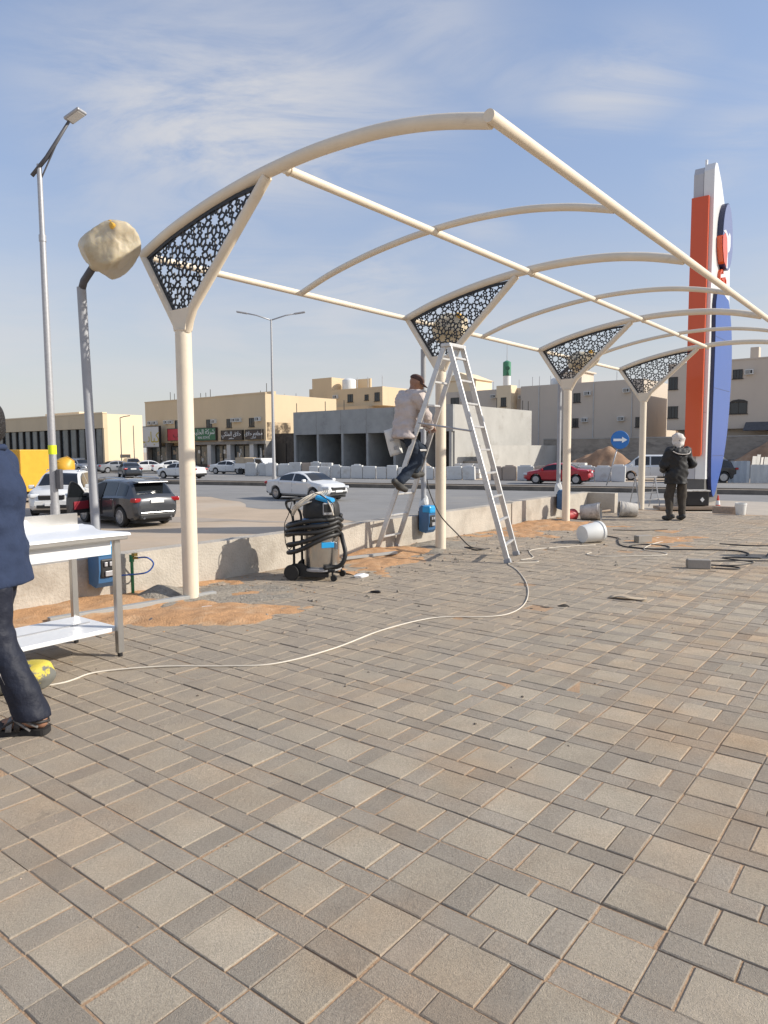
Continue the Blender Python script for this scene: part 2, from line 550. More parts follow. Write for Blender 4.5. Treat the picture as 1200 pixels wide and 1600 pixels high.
def text_part(name, body, size, mtx, m, parent, depth=.004):
    cu = bpy.data.curves.new(name, 'FONT')
    cu.body = body
    cu.size = size
    cu.align_x = 'CENTER'; cu.align_y = 'CENTER'
    cu.extrude = depth
    cu.resolution_u = 3
    tmp = bpy.data.objects.new('tmp', cu)
    col.objects.link(tmp)
    dg = bpy.context.evaluated_depsgraph_get()
    me = bpy.data.meshes.new_from_object(tmp.evaluated_get(dg))
    bpy.data.objects.remove(tmp)
    me.materials.clear()
    me.materials.append(M[m])
    me.transform(mtx)
    o = bpy.data.objects.new(name, me)
    col.objects.link(o)
    o.parent = parent
    return o
# ================================================================== SETTING
def project(p):
    q = Vector(p) - Vector((0, 0, CAM_H))
    d = q.dot(_F)
    return (600 + FPX * q.dot(_rt) / d, 800 - FPX * q.dot(_up) / d, d)

# ground out to the horizon
g = MB()
n = 2500
g.add([(-n, -n, GZ - .004), (n, -n, GZ - .004), (n, n, GZ - .004), (-n, n, GZ - .004)], [(0, 1, 2, 3)])
tag(g.build('ground', 'lot'), kind='structure')

# roads, in a frame along the main road
DR = Vector((math.cos(R(-25)), math.sin(R(-25)), 0)); NR = Vector((-DR.y, DR.x, 0)); RO = Vector((0, 27.8, 0))
def Q(t, nn, z=0.0):
    return RO + DR * t + NR * nn + Vector((0, 0, GZ + z))
def strip(name, t0, t1, n0, n1, z, m, jit=0.0, step=3.0):
    b = MB(); k = int((t1 - t0) / step)
    sn = SN(sum(map(ord, name)) % 1000, (.4, 1.1, 2.7), 1)
    vs = []
    for i in range(k + 1):
        t = t0 + (t1 - t0) * i / k
        j = float(sn(t, 0, 0)) * jit if jit else 0
        vs += [Q(t, n0 + j, z), Q(t, n1, z)]
    b.add(vs, [(2 * i, 2 * i + 2, 2 * i + 3, 2 * i + 1) for i in range(k)])
    return tag(b.build(name, m), kind='structure')
strip('road', -170, 170, 0, 16.05, 0.0, 'asphalt', .55, 1.2)
strip('far_road', -170, 170, 18.7, 29.5, 0.0, 'asphalt')
strip('parking_apron', -130, -16, 29.5, 75, 0.003, 'asphalt')
strip('lot_track', -60, 22, -7.6, -4.6, 0.001, mat('packed_grey_sand', (.36, .305, .25), .95, var=.16, vs=.5, dark=(.43, .36, .29), ds=.3, dth=(.4, .6)), .5, 1.2)
b = MB()
for t in range(-160, 165, 9):
    for nn in (5.4, 10.7):
        b.add([Q(t, nn - .06, .006), Q(t + 3, nn - .06, .006), Q(t + 3, nn + .06, .006), Q(t, nn + .06, .006)], [(0, 1, 2, 3)])
tag(b.build('lane_marking', mat('worn_white_paint', (.42, .41, .39), .8, var=.3, vs=1.5)), kind='structure')
b = MB()
rzr = R(-25)
b.box(Q(0, 16.2, .09), (340, .3, .30), rzr, 0)
b.box(Q(0, 18.55, .07), (340, .3, .28), rzr, 0)
b.box(Q(0, 17.375, .05), (340, 2.05, .2), rzr, 1)
tag(b.build('median_kerb', ['kerbdark', 'lot']), kind='structure')

# ------------------------------------------------------------------ raised forecourt
A0, A1, S0, S1 = -9.0, 12.9, -.66, 13.0
M['bed'] = mat('joint_sand', (.42, .275, .165), .97, var=.22, vs=5, bump=.5, bs=90)
b = MB()
b.prism([(P(A0, S0).x, P(A0, S0).y), (P(A0, S1).x, P(A0, S1).y), (P(A1, S1).x, P(A1, S1).y), (P(A1, S0).x, P(A1, S0).y)], GZ - .05, -.0043)
paving = tag(b.build('paving', 'bed'), kind='structure')
b = MB()
b.prism([(P(A1, -.9).x, P(A1, -.9).y), (P(A1, S1).x, P(A1, S1).y), (P(17.6, S1).x, P(17.6, S1).y), (P(17.6, -.9).x, P(17.6, -.9).y)], GZ - .05, -.03)
tag(b.build('concrete_apron', mat('pale_apron', (.47, .41, .33), .9, var=.1, vs=1.5, bump=.2, bs=30)), kind='structure')

UN = .20699
OA, OS = -7.369 * UN, 24.0 * UN
GAP = .0052
def paver_mat(name, c):
    m = bpy.data.materials.new(name); m.use_nodes = True
    t = m.node_tree; N = t.nodes; L = t.links
    bs = N['Principled BSDF']; bs.inputs['Roughness'].default_value = .93
    bs.inputs['Specular IOR Level'].default_value = .25
    geo = N.new('ShaderNodeNewGeometry'); oi = N.new('ShaderNodeObjectInfo')
    def mth(op, a, b_=None, cl=False):
        k = N.new('ShaderNodeMath'); k.operation = op; k.use_clamp = cl
        for i, v in enumerate((a, b_)):
            if v is None: continue
            if isinstance(v, (int, float)): k.inputs[i].default_value = v
            else: L.new(v, k.inputs[i])
        return k.outputs[0]
    def noise(sc_, det, ro=.6):
        k = N.new('ShaderNodeTexNoise'); k.inputs['Scale'].default_value = sc_; k.inputs['Detail'].default_value = det; k.inputs['Roughness'].default_value = ro
        L.new(geo.outputs['Position'], k.inputs['Vector']); return k.outputs['Fac']
    def ramp(v, a, b_):
        k = N.new('ShaderNodeMapRange'); k.interpolation_type = 'SMOOTHSTEP'
        k.inputs['From Min'].default_value = a; k.inputs['From Max'].default_value = b_
        L.new(v, k.inputs['Value']); return k.outputs[0]
    def mix(f, a, b_, mode='MIX'):
        k = N.new('ShaderNodeMix'); k.data_type = 'RGBA'; k.blend_type = mode
        for nm, v in (('Factor', f), ('A', a), ('B', b_)):
            if isinstance(v, (int, float)): k.inputs[nm].default_value = v
            elif isinstance(v, tuple): k.inputs[nm].default_value = (*v, 1)
            else: L.new(v, k.inputs[nm])
        return k.outputs['Result']
    wnz = N.new('ShaderNodeTexWhiteNoise'); wnz.noise_dimensions = '2D'
    cb = N.new('ShaderNodeCombineXYZ')
    L.new(geo.outputs['Random Per Island'], cb.inputs[0]); L.new(oi.outputs['Random'], cb.inputs[1])
    L.new(cb.outputs[0], wnz.inputs['Vector'])
    tone = mth('ADD', mth('MULTIPLY', wnz.outputs['Value'], .26), .87)
    speck = mth('ADD', mth('ADD', mth('MULTIPLY', noise(260, 2, .8), .8), mth('MULTIPLY', noise(115, 3, .7), .9)), .15)
    blot = mth('ADD', mth('MULTIPLY', noise(5.5, 6), .5), .75)
    vv = mth('MULTIPLY', mth('MULTIPLY', tone, speck), blot)
    hs_ = N.new('ShaderNodeHueSaturation'); hs_.inputs['Color'].default_value = (*c, 1)
    L.new(vv, hs_.inputs['Value'])
    warm = mix(ramp(noise(.9, 4), .42, .72), hs_.outputs[0], mix(1.0, hs_.outputs[0], (1.12, .95, .80), 'MULTIPLY'))
    # dust and cement film trodden in beside the row of columns
    vm = N.new('ShaderNodeVectorMath'); vm.operation = 'DOT_PRODUCT'
    L.new(geo.outputs['Position'], vm.inputs[0]); vm.inputs[1].default_value = tuple(E2)
    sdist = mth('SUBTRACT', vm.outputs['Value'], CO.dot(E2))
    sd = mth('ADD', sdist, mth('MULTIPLY', mth('SUBTRACT', noise(.75, 5), .5), 3.2))
    film = mth('MULTIPLY', ramp(sd, 4.4, 1.9), ramp(noise(7, 6, .7), .12, .50))
    film = mth('MAXIMUM', mth('MULTIPLY', film, .9), mth('MULTIPLY', ramp(noise(1.7, 7, .7), .35, .75), .42))
    dust = mix(ramp(noise(2.3, 5), .4, .62), (.45, .375, .285), (.38, .325, .26))
    dust = mix(ramp(noise(160, 2), .35, .7), dust, mix(1.0, dust, (.78, .76, .74), 'MULTIPLY'))
    cfin = mix(film, warm, dust)
    stain = mth('MULTIPLY', ramp(noise(3.1, 7, .75), .60, .74), .5)
    cfin = mix(stain, cfin, (.17, .145, .115))
    L.new(cfin, bs.inputs['Base Color'])
    bp = N.new('ShaderNodeBump'); bp.inputs['Strength'].default_value = .8; bp.inputs['Distance'].default_value = .008
    L.new(mth('ADD', noise(260, 3, .7), mth('MULTIPLY', noise(40, 3), .8)), bp.inputs['Height'])
    L.new(bp.outputs[0], bs.inputs['Normal'])
    return m
M['paver_light'] = paver_mat('paver_light', (.455, .388, .295))
M['paver_dark'] = paver_mat('paver_dark', (.36, .312, .25))
def paver_geo(la, ls, seed):
    r = random.Random(seed)
    ha, hs_ = (la - GAP) / 2, (ls - GAP) / 2
    c1, c2 = .0032, .0032
    vs = []
    for (ia, is_, z) in ((0, 0, -.03), (0, 0, -c2), (c1, c1, 0)):
        for x, y in ((-1, -1), (1, -1), (1, 1), (-1, 1)):
            j = r.uniform(-.0012, .0012) if z > -.02 else 0
            vs.append((x * (hs_ - is_) + j, y * (ha - ia) + j, z))
    fs = [(8, 9, 10, 11)]
    for k in (0, 4):
        for i in range(4):
            j = (i + 1) % 4
            fs.append((k + i, k + j, k + 4 + j, k + 4 + i))
    return vs, fs
cells = []
ka0, ka1 = int((A0 - OA) / (1.5 * UN)) - 2, int((A1 - OA) / (1.5 * UN)) + 2
ks0, ks1 = int((S0 - OS) / (3 * UN)) - 2, int((S1 - OS) / (3 * UN)) + 2
for ka in range(ka0, ka1):
    for ks in range(ks0, ks1):
        a, s = OA + ka * 1.5 * UN, OS + ks * 3 * UN
        # row B: a in [-.5,0]; row A: a in [-1.5,-.5]
        for i in range(3): cells.append((a - .25 * UN, s + (i + .5) * UN, .5, 1, 1))
        for c0, wd, kd in ((0, 1, 0), (1, .5, 1), (1.5, 1, 0), (2.5, .5, 1)):
            cells.append((a - UN, s + (c0 + wd / 2) * UN, 1, wd, kd))
keep = []
hole = (1.59, 2.91)
for a, s, la, ls, kd in cells:
    if a - la * UN / 2 < A0 - .01 or a + la * UN / 2 > A1 + .05 or s - ls * UN / 2 < S0 - .12 or s + ls * UN / 2 > S1: continue
    if abs(a - hole[0]) < la * UN / 2 and abs(s - hole[1]) < ls * UN / 2: continue
    p = P(a, s)
    u, v, d = project(p)
    vis = d > .3 and -15 < u < 1215 and v < 1640
    keep.append((0 if vis else 1, d, a, s, la, ls, kd, p))
keep.sort(key=lambda k: (k[0], k[1]))
shared = {}
rest = {0: MB(), 1: MB()}
for i, (nv, d, a, s, la, ls, kd, p) in enumerate(keep):
    r = random.Random(i * 13 + 5)
    tilt = Matrix.Rotation(ROT + r.gauss(0, .004), 3, 'Z') @ Matrix.Rotation(r.gauss(0, .0045), 3, 'X') @ Matrix.Rotation(r.gauss(0, .0045), 3, 'Y')
    off = Vector((r.gauss(0, .0011), r.gauss(0, .0011), r.gauss(0, .0014)))
    if i < 300:
        key = (la, ls, i % 4)
        if key not in shared:
            vs, fs = paver_geo(la * UN, ls * UN, hash(key))
            me = bpy.data.meshes.new('paver'); me.from_pydata(vs, [], fs); me.materials.append(M['paver_dark' if kd else 'paver_light'])
            shared[key] = me
        o = bpy.data.objects.new('paver', shared[key])
        o.location = p + off; o.rotation_euler = tilt.to_euler()
        col.objects.link(o); o.parent = paving
    else:
        vs, fs = paver_geo(la * UN, ls * UN, i)
        c = p + off
        rest[kd].add([c + tilt @ Vector(v) for v in vs], fs)
rest[0].build('paver_field', 'paver_light', paving, kind='stuff')
rest[1].build('paver_field', 'paver_dark', paving, kind='stuff')

# ------------------------------------------------------------------ low rendered wall along the forecourt
wall = thing('low_wall', 'low cement rendered wall running behind the row of cream columns', 'wall', P(-9, -.66), ROT)
b = MB(); b.bx(-.2, 0, 0, 17.0, GZ - .04, .435); b.build('wall_section', 'wall', wall)
b = MB(); b.bx(-.26, -.04, 17.004, 20.9, GZ - .04, .45); b.build('wall_section', 'wall', wall)
b = MB(); b.bx(-.2, .02, 16.88, 17.0, -.02, .44); b.build('end_rib', 'wall', wall)
b = MB(); b.bx(-.04, .6, 20.7, 20.895, -.02, .447); b.build('return_wall', 'wall', wall)

# heightfield patch: only the part that rises above the paving shows
def patch(name, a0, a1, s0, s1, fn, m, res=.05, kind='stuff', z0=0.0, lift=0.0, parent=None):
    na, ns = int((a1 - a0) / res) + 1, int((s1 - s0) / res) + 1
    A, S = np.meshgrid(np.linspace(a0, a1, na), np.linspace(s0, s1, ns), indexing='ij')
    H = fn(A, S)
    b = MB()
    X = CO.x + A * E1.x + S * E2.x; Y = CO.y + A * E1.y + S * E2.y
    b.v = [(float(x), float(y), float(h + z0)) for x, y, h in zip(X.ravel(), Y.ravel(), H.ravel())]
    Hm = H
    for i in range(na - 1):
        for j in range(ns - 1):
            if max(Hm[i, j], Hm[i + 1, j], Hm[i, j + 1], Hm[i + 1, j + 1]) > -.004:
                b.f.append([i * ns + j, i * ns + j + 1, (i + 1) * ns + j + 1, (i + 1) * ns + j]); b.m.append(0)
    return b.build(name, m, parent, smooth=True, kind=kind)
sn1, sn2, sn3 = SN(1, (3, 7, 15), 1), SN(2, (12, 25, 50), 1), SN(3, (4, 9), 1)
def blob(A, S, a, s, ra, rs):
    return 1 - np.sqrt(((A - a) / ra) ** 2 + ((S - s) / rs) ** 2)
def sandfn(list_):
    def fn(A, S):
        h = -1.0 + 0 * A
        for a, s, ra, rs, hh in list_:
            h = np.maximum(h, blob(A, S, a, s, ra, rs) * hh)
        return np.where(h > -.5, h + .030 * sn1(A, S, 0) + .045 * sn2(A, S, 0) + .03 * sn2(A * 2.3, S * 2.3, 4), h).clip(-.03, .2)
    return fn
patch('sand_patch', -4.5, .9, -.68, 1.3, sandfn([(-1.6, -.5, 2.9, .85, .06), (-.9, .25, 1.15, .62, .035), (-2.6, .1, 1.6, .7, .04), (.25, -.5, .5, .3, .03)]), 'sand', .03)
patch('sand_patch', 2.0, 6.0, -.68, 1.0, sandfn([(3.5, -.4, .95, .55, .05), (3.2, .05, .7, .4, .03), (4.9, -.45, .7, .3, .03)]), 'sand', .03)
patch('sand_patch', 6.0, 10.8, -.68, 1.3, sandfn([(7.9, -.2, 1.5, .75, .05), (8.3, .3, 1.1, .5, .03), (7.0, -.45, .9, .35, .03)]), 'sand', .03)
patch('sand_patch', 6.0, 9.0, 1.4, 3.0, sandfn([(7.2, 2.2, .9, .38, .02)]), 'sand')
def cemfn(list_):
    def fn(A, S):
        h = -1.0 + 0 * A
        for a, s, ra, rs, hh in list_: h = np.maximum(h, blob(A, S, a, s, ra, rs) * hh)
        return np.where(h > -.5, h + .035 * sn2(A, S, 1) + .03 * sn1(A, S, 3), h).clip(-.03, .3)
    return fn
for k, (ca, lst) in enumerate([(0, [(-.15, -.35, .42, .32, .15), (.05, .02, .5, .28, .05), (.35, .35, .35, .2, .02)]), (4.44, [(4.4, -.1, .62, .42, .06), (4.75, -.4, .4, .25, .06)]),
                               (8.88, [(8.9, -.1, .65, .4, .06)]), (13.3, [(13.0, 0, .3, .3, .03)])][:3]):
    patch('cement_heap', ca - 1.1, ca + 1.1, -.65, 1.0, cemfn(lst), 'cement', .03)
patch('cement_heap', 1.3, 1.9, 2.6, 3.2, lambda A, S: (blob(A, S, 1.62, 2.9, .16, .12) * .03 - .006 + .11 * sn2(A, S, 5) + .05 * sn1(A * 3, S * 3, 2)).clip(-.03, .03), mat('hole_shade', (.045, .038, .03), .95, var=.3, vs=30, bump=.6, bs=80), .015)  # near-black lump stands in for the shaded hole of a missing paver

# sand banked up behind the wall on the left
patch('sand_bank', -9, 1.2, -4.6, -.84, lambda A, S: (.36 - ((S + .84) / -3.4) * 1.4 + .10 * sn1(A, S, 0) - np.clip(A + .8, 0, 5) * .75), mat('bank_sand', (.46, .31, .19), .97, var=.18, vs=3, bump=.4, bs=40), .12, lift=0)

# loose crumbs of mortar and stone: uncountable, one object each
def crumbs(name, n_, gen, m, smin, smax, seed):
    r = random.Random(seed); b = MB()
    for i in range(n_):
        a, s = gen(r)
        sz = smin * (smax / smin) ** (r.random() ** 2.2)
        c = P(a, s, sz * .25)
        vs = []
        for x, y, z in ((1, 0, 0), (-1, 0, 0), (0, 1, 0), (0, -1, 0), (0, 0, 1), (0, 0, -1)):
            q = Vector((x, y, z * .7)) * sz * r.uniform(.6, 1.25)
            q += Vector((r.uniform(-.3, .3), r.uniform(-.3, .3), r.uniform(-.1, .1))) * sz
            vs.append(c + Matrix.Rotation(i, 3, 'Z') @ q)
        b.add(vs, [(0, 2, 4), (2, 1, 4), (1, 3, 4), (3, 0, 4), (2, 0, 5), (1, 2, 5), (3, 1, 5), (0, 3, 5)])
    return b.build(name, m, kind='stuff')
crumbs('mortar_crumbs', 620, lambda r: (r.uniform(-.2, 7.5), abs(r.gauss(0, 1.1)) - .2), 'cement', .004, .028, 3)
crumbs('mortar_crumbs', 170, lambda r: (r.uniform(-2, 9), r.uniform(0, 4.6)), mat('dark_crumbs', (.11, .09, .07), .95, var=.2), .003, .013, 4)
crumbs('stone_crumbs', 420, lambda r: (r.uniform(-5, 7), r.uniform(1.5, 8.5)), 'rock', .0015, .007, 15)
crumbs('stone_crumbs', 330, lambda r: (r.uniform(-4, 10), -.64 + abs(r.gauss(0, .2))), 'rock', .008, .036, 5)
crumbs('stone_crumbs', 90, lambda r: (r.uniform(-3, 9), r.uniform(-.3, 2.2)), 'rock', .004, .016, 8)
crumbs('sand_crumbs', 1400, lambda r: (r.uniform(-3.5, 1.2) if r.random() < .6 else r.uniform(2.3, 9.5), -.6 + abs(r.gauss(0, .75))), 'sand', .003, .014, 9)

# ================================================================== CANOPY FRAME
cnp = thing('shade_canopy', 'cream painted steel parking canopy frame with black lattice panels', 'canopy', CO, ROT)
# local: x across (E2), y along (E1)
ARC = [(-.60, 3.40), (-.15, 3.545), (.35, 3.66), (.80, 3.735), (1.25, 3.785), (1.80, 3.81), (2.40, 3.785), (2.90, 3.71), (3.33, 3.60)]
def arc_z(s):
    for (a, za), (b_, zb) in zip(ARC, ARC[1:]):
        if a <= s <= b_: return za + (zb - za) * (s - a) / (b_ - a)
    return ARC[-1][1]
def panel_outline():
    poly = [(-.515, 3.365), (-.045, 2.70), (.065, 2.70), (1.125, 3.69)]
    top = [(.80, 3.668), (.35, 3.596), (-.12, 3.485)]
    return poly + top
def clip_seg(p, q, poly):
    # Cyrus-Beck against a convex ccw polygon
    t0, t1 = 0.0, 1.0
    d = (q[0] - p[0], q[1] - p[1])
    for i in range(len(poly)):
        a, b_ = poly[i], poly[(i + 1) % len(poly)]
        nx, ny = -(b_[1] - a[1]), b_[0] - a[0]
        num = nx * (p[0] - a[0]) + ny * (p[1] - a[1]); den = nx * d[0] + ny * d[1]
        if abs(den) < 1e-12:
            if num < 0: return None
            continue
        t = -num / den
        if den > 0: t0 = max(t0, t)
        else: t1 = min(t1, t)
    if t0 >= t1 - 1e-4: return None
    return (p[0] + d[0] * t0, p[1] + d[1] * t0), (p[0] + d[0] * t1, p[1] + d[1] * t1)
def star_lattice():
    sp = .336                                     # distance between rosettes
    segs = []
    r0 = R(-27)
    v1 = (sp, 0.0); v2 = (sp * math.cos(R(72)), sp * math.sin(R(72)))
    def rp(x, y): return (x * math.cos(r0) - y * math.sin(r0) - .028, x * math.sin(r0) + y * math.cos(r0) + 3.443)
    def po(r, d): return (r * sp * math.cos(R(d)), r * sp * math.sin(R(d)))
    for i in range(-8, 9):
        for j in range(-8, 9):
            cx, cy = i * v1[0] + j * v2[0], i * v1[1] + j * v2[1]
            if math.hypot(cx, cy) > 1.9: continue
            def ad(a, b_): segs.append((rp(cx + a[0], cy + a[1]), rp(cx + b_[0], cy + b_[1])))
            for k in range(10):
                d = 36 * k
                for sg in (18, -18):
                    ad(po(.165, d), po(.252, d + sg))                 # ten pointed star
                    ad(po(.252, d + sg), po(.350, d + sg * .72))      # petal flanks
                    ad(po(.350, d + sg * .72), po(.430, d))           # petal tips
                    ad(po(.430, d), po(.502 / math.cos(R(9)), d + (9 if sg > 0 else -9)))
            # the two small stars in the gap between four rosettes
            ux, uy = math.cos(R(36)), math.sin(R(36))
            gx, gy = (v1[0] + v2[0]) / 2, (v1[1] + v2[1]) / 2
            for sg in (1, -1):
                ox, oy = gx + sg * ux * .165 * sp, gy + sg * uy * .165 * sp
                for k in range(5):
                    a0 = 36 + (0 if sg > 0 else 180) + 72 * k
                    p0, p1 = po(.075, a0), po(.075, a0 + 72)
                    ad((ox + p0[0], oy + p0[1]), (ox + p1[0], oy + p1[1]))
                    p2 = po(.150, a0)
                    ad((ox + p0[0], oy + p0[1]), (ox + p2[0], oy + p2[1]))
    return segs
outl = panel_outline()
rr = random.Random(5)
lat = MB()
def strap(p, q, wd, th):
    dx, dz = q[0] - p[0], q[1] - p[1]
    L = math.hypot(dx, dz)
    if L < .003: return
    ux, uz = dx / L, dz / L
    nx, nz = -uz * wd / 2, ux * wd / 2
    p = (p[0] - ux * wd * .35, p[1] - uz * wd * .35); q = (q[0] + ux * wd * .35, q[1] + uz * wd * .35)
    vs = []
    for y in (-th, th):
        vs += [(p[0] + nx, y, p[1] + nz), (p[0] - nx, y, p[1] - nz), (q[0] - nx, y, q[1] - nz), (q[0] + nx, y, q[1] + nz)]
    lat.add(vs, [(0, 1, 2, 3), (7, 6, 5, 4), (0, 4, 5, 1), (1, 5, 6, 2), (2, 6, 7, 3), (3, 7, 4, 0)])
for p, q in star_lattice():
    cseg = clip_seg(p, q, outl)
    if cseg: strap(*cseg, .0155, .004 + rr.random() * .002)
lat_o = lat.build('lattice_panel', 'black_panel')
lat.__init__()
for i in range(len(outl)):
    strap(outl[i], outl[(i + 1) % len(outl)], .034, .010 + .0007 * i)
frm_o = lat.build('panel_frame', 'black_panel')
lat_me, frm_me = lat_o.data, frm_o.data
bpy.data.objects.remove(lat_o); bpy.data.objects.remove(frm_o)
mesh_cache = {}
def canopy_part(name, y, make, smooth=True):
    if name not in mesh_cache:
        b = make(); o = b.build(name, 'cream', cnp, smooth=smooth, angle=40)
        mesh_cache[name] = o.data
    else:
        o = bpy.data.objects.new(name, mesh_cache[name]); col.objects.link(o); o.parent = cnp
    o.location = (0, y, 0)
    return o
def mk_col():
    b = MB(); b.cyl((0, 0, -.02), (0, 0, 2.60), .077, n=24)
    b.prism([(-.085, 2.60), (.085, 2.60), (.15, 2.80), (-.13, 2.80)], -.045, .045, Matrix(((1, 0, 0), (0, 0, 1), (0, 1, 0))))
    return b
def mk_strut_b():
    b = MB(); b.tube([(-.045, 0, 2.60), (-.585, 0, 3.385)], .041, 14); return b
def mk_strut_f():
    b = MB(); b.tube([(.045, 0, 2.60), (.16, 0, 2.80), (1.20, 0, 3.745)], .047, 14); return b
def mk_arch(r):
    def f():
        b = MB(); b.tube(catmull([(s, 0, z) for s, z in ARC], 5), r, 14); return b
    return f
for k in range(4):
    y = k * SP
    canopy_part('column', y, mk_col)
    canopy_part('back_strut', y, mk_strut_b)
    canopy_part('front_strut', y, mk_strut_f)
    canopy_part('arched_rafter', y, mk_arch(.053))
    canopy_part('weld_bead', y, lambda: MB().tube([(.078 * math.cos(i * .2618), .078 * math.sin(i * .2618), 2.602 + .002 * math.sin(i * 5)) for i in range(24)], .0055, 6, closed=True))
    canopy_part('purlin_weld', y, lambda: MB().tube([(1.40 + .041 * math.cos(i * .3927), .055, 3.76 + .041 * math.sin(i * .3927)) for i in range(16)], .006, 6, closed=True))
    o = bpy.data.objects.new('lattice_panel', lat_me); col.objects.link(o); o.parent = cnp; o.location = (0, y, 0)
    f = bpy.data.objects.new('panel_frame', frm_me); col.objects.link(f); f.parent = o
for k in range(3):
    canopy_part('slim_rafter', (k + .5) * SP, mk_arch(.036))
for s, z, r, nm in ((-.60, 3.40, .036, 'back_purlin'), (1.40, 3.76, .038, 'middle_purlin'), (3.35, 3.605, .042, 'front_beam')):
    b = MB(); b.tube([(s, .0 if s < 3 else -.07, z), (s, 3 * SP + .12, z)], r, 16)
    b.build(nm, 'cream', cnp, smooth=True, angle=50)
# ================================================================== BUILDINGS
def W2(x, y): return Vector((x, y, GZ))
def window(parent, x, z, wd, hg, y=0.0, bars=True, frame='frame_dark', glass='glass', name='window', mull=1):
    f = MB(); t = .07
    f.bx(x, x + wd, y - .06, y + .05, z, z + t); f.bx(x, x + wd, y - .06, y + .05, z + hg - t, z + hg)
    f.bx(x, x + t, y - .058, y + .05, z + t, z + hg - t); f.bx(x + wd - t, x + wd, y - .058, y + .05, z + t, z + hg - t)
    for i in range(mull):
        xm = x + wd * (i + 1) / (mull + 1)
        f.bx(xm - .03, xm + .03, y - .056, y + .05, z + t, z + hg - t)
    f.bx(x - .08, x + wd + .08, y - .13, y + .02, z - .07, z - .003)
    o = f.build(name, frame, parent)
    g_ = MB(); g_.bx(x + t * .5, x + wd - t * .5, y - .02, y + .02, z + t * .5, z + hg - t * .5)
    g_.build('pane', glass, o)
    return o
def aircon(parent, x, z, y=0.0):
    b = MB(); b.bx(x, x + .78, y - .42, y + .1, z, z + .5); o = b.build('air_conditioner', 'white', parent)
    b = MB()
    for i in range(5): b.bx(x + .06, x + .5, y - .435, y - .421, z + .07 + i * .08, z + .11 + i * .08)
    b.bx(x + .54, x + .72, y - .434, y - .421, z + .08, z + .42)
    b.build('grille', 'frame_dark', o)
    return o
def rods(par, nm, m, pts, h=1.2):
    for x, y, z in pts:
        b = MB(); b.bx(x - .03, x + .03, y - .03, y + .03, z - .01, z + h); b.build(nm, m, par)
AR = {'kabab': '\ufe8f\ufe8e\ufe92\ufedb'}
FACE = lambda x, y, z: Matrix.Translation((x, y, z)) @ Matrix.Rotation(R(90), 4, 'X')

# --- A: glass fronted showroom
bA = thing('showroom_building', 'long beige showroom with tall glass front and beige end wall brightened as sunlit', 'building', W2(-34.4, 88), ROT)
b = MB(); b.bx(-46, 0, 0.6, 5.5, 0, 7.1); b.build('wall', 'peach', bA)  # sun on the end wall put into the colour, a brighter beige
b = MB(); b.bx(-46.02, .02, 0, .598, 5.35, 7.15); b.build('fascia', 'beige', bA)
b = MB(); b.bx(-46.05, .08, -.06, .55, 7.153, 7.3); b.bx(-18.0, -9, 2, 5, 7.1, 7.75); b.build('roof_trim', 'peach', bA)
for i in range(22):
    x1 = -.35 - i * 2.05
    b = MB(); b.bx(x1 - 1.85, x1 - .2, .32, .40, .25, 5.3); b.build('pane', 'shopglass', bA)
    b = MB(); b.bx(x1 - .2, x1, .12, .50, .0, 5.348); b.build('mullion', 'frame_dark', bA)
b = MB(); b.bx(-.35, 0, .1, .595, 0, 5.345); b.build('corner_pier', 'beige', bA)
b = MB(); b.bx(-46, -.36, .2, .56, 0, .24); b.build('plinth', 'oldwall', bA)
b = MB(); b.bx(.003, .03, 2.2, 3.6, 1.7, 2.1); b.build('number_plate', 'frame_dark', bA)

# --- B: row of shops
bB = thing('shop_building', 'beige two storey shop block with sooty corner and sign boards', 'building', W2(-40.1, 121.0), ROT)
bB.scale = (1.17,) * 3
b = MB(); b.bx(0, 25.2, 1.2, 13, 0, 9.05); b.bx(0, 25.2, 0, 1.198, 3.3, 9.05); b.build('wall', 'beige', bB)
b = MB(); b.bx(-.05, 25.25, -.05, .25, 9.053, 9.2); b.bx(12, 20, 3, 8, 9.04, 9.6); b.bx(17.5, 25.0, 1.5, 2.0, 9.04, 9.45); b.build('parapet', 'beige', bB)
for x, z, wd, hg in ((7.0, 5.2, 1.4, 1.15), (13.8, 5.2, 1.15, 1.05), (17.9, 5.1, .95, 1.1), (22.2, 5.1, .95, 1.08)): window(bB, x, z, wd, hg)
for x, z in ((1.0, 5.9), (2.2, 5.9), (4.8, 5.9), (5.9, 5.9), (15.1, 5.7), (19.1, 5.75), (20.0, 5.75), (23.6, 5.75)): aircon(bB, x, z)
for i, (x0, x1) in enumerate(((.3, 4.4), (5.0, 8.6), (9.4, 13.6), (14.7, 17.6), (18.6, 22.0), (22.9, 24.7))):
    b = MB(); b.bx(x0, x1, .75, .83, .35, 2.75); o = b.build('shop_window', 'shopglass', bB)
    b = MB()
    b.bx(x0 - .02, x1 + .02, .68, .9, 2.753, 2.9); b.bx(x0, x1, .6, .9, 0, .347)
    for k in range(3):
        xx = x0 + (x1 - x0) * k / 2
        b.bx(xx - .06, xx + .06, .66, .9, .35, 2.75)
    b.build('shop_frame', 'frame_dark', o)
    rs = random.Random(i)
    for k in range(6):
        xx = rs.uniform(x0 + .3, x1 - .5); zz = rs.uniform(.5, 1.9)
        d = MB(); d.bx(xx, xx + rs.uniform(.2, .6), .70, .745, zz, zz + rs.uniform(.25, .7))
        d.build('poster', rs.choice(['cardboard', 'white', 'zinc', 'barrier_t']), o)
for x in (0, 4.6, 8.8, 13.8, 17.75, 22.15, 24.85):
    b = MB(); b.bx(x, x + .33 + (.4 if x > 8 and x < 24 else 0), -.002, 1.1, 0, 3.298); b.build('pier', 'zinc' if 8 < x < 24 else 'oldwall', bB)
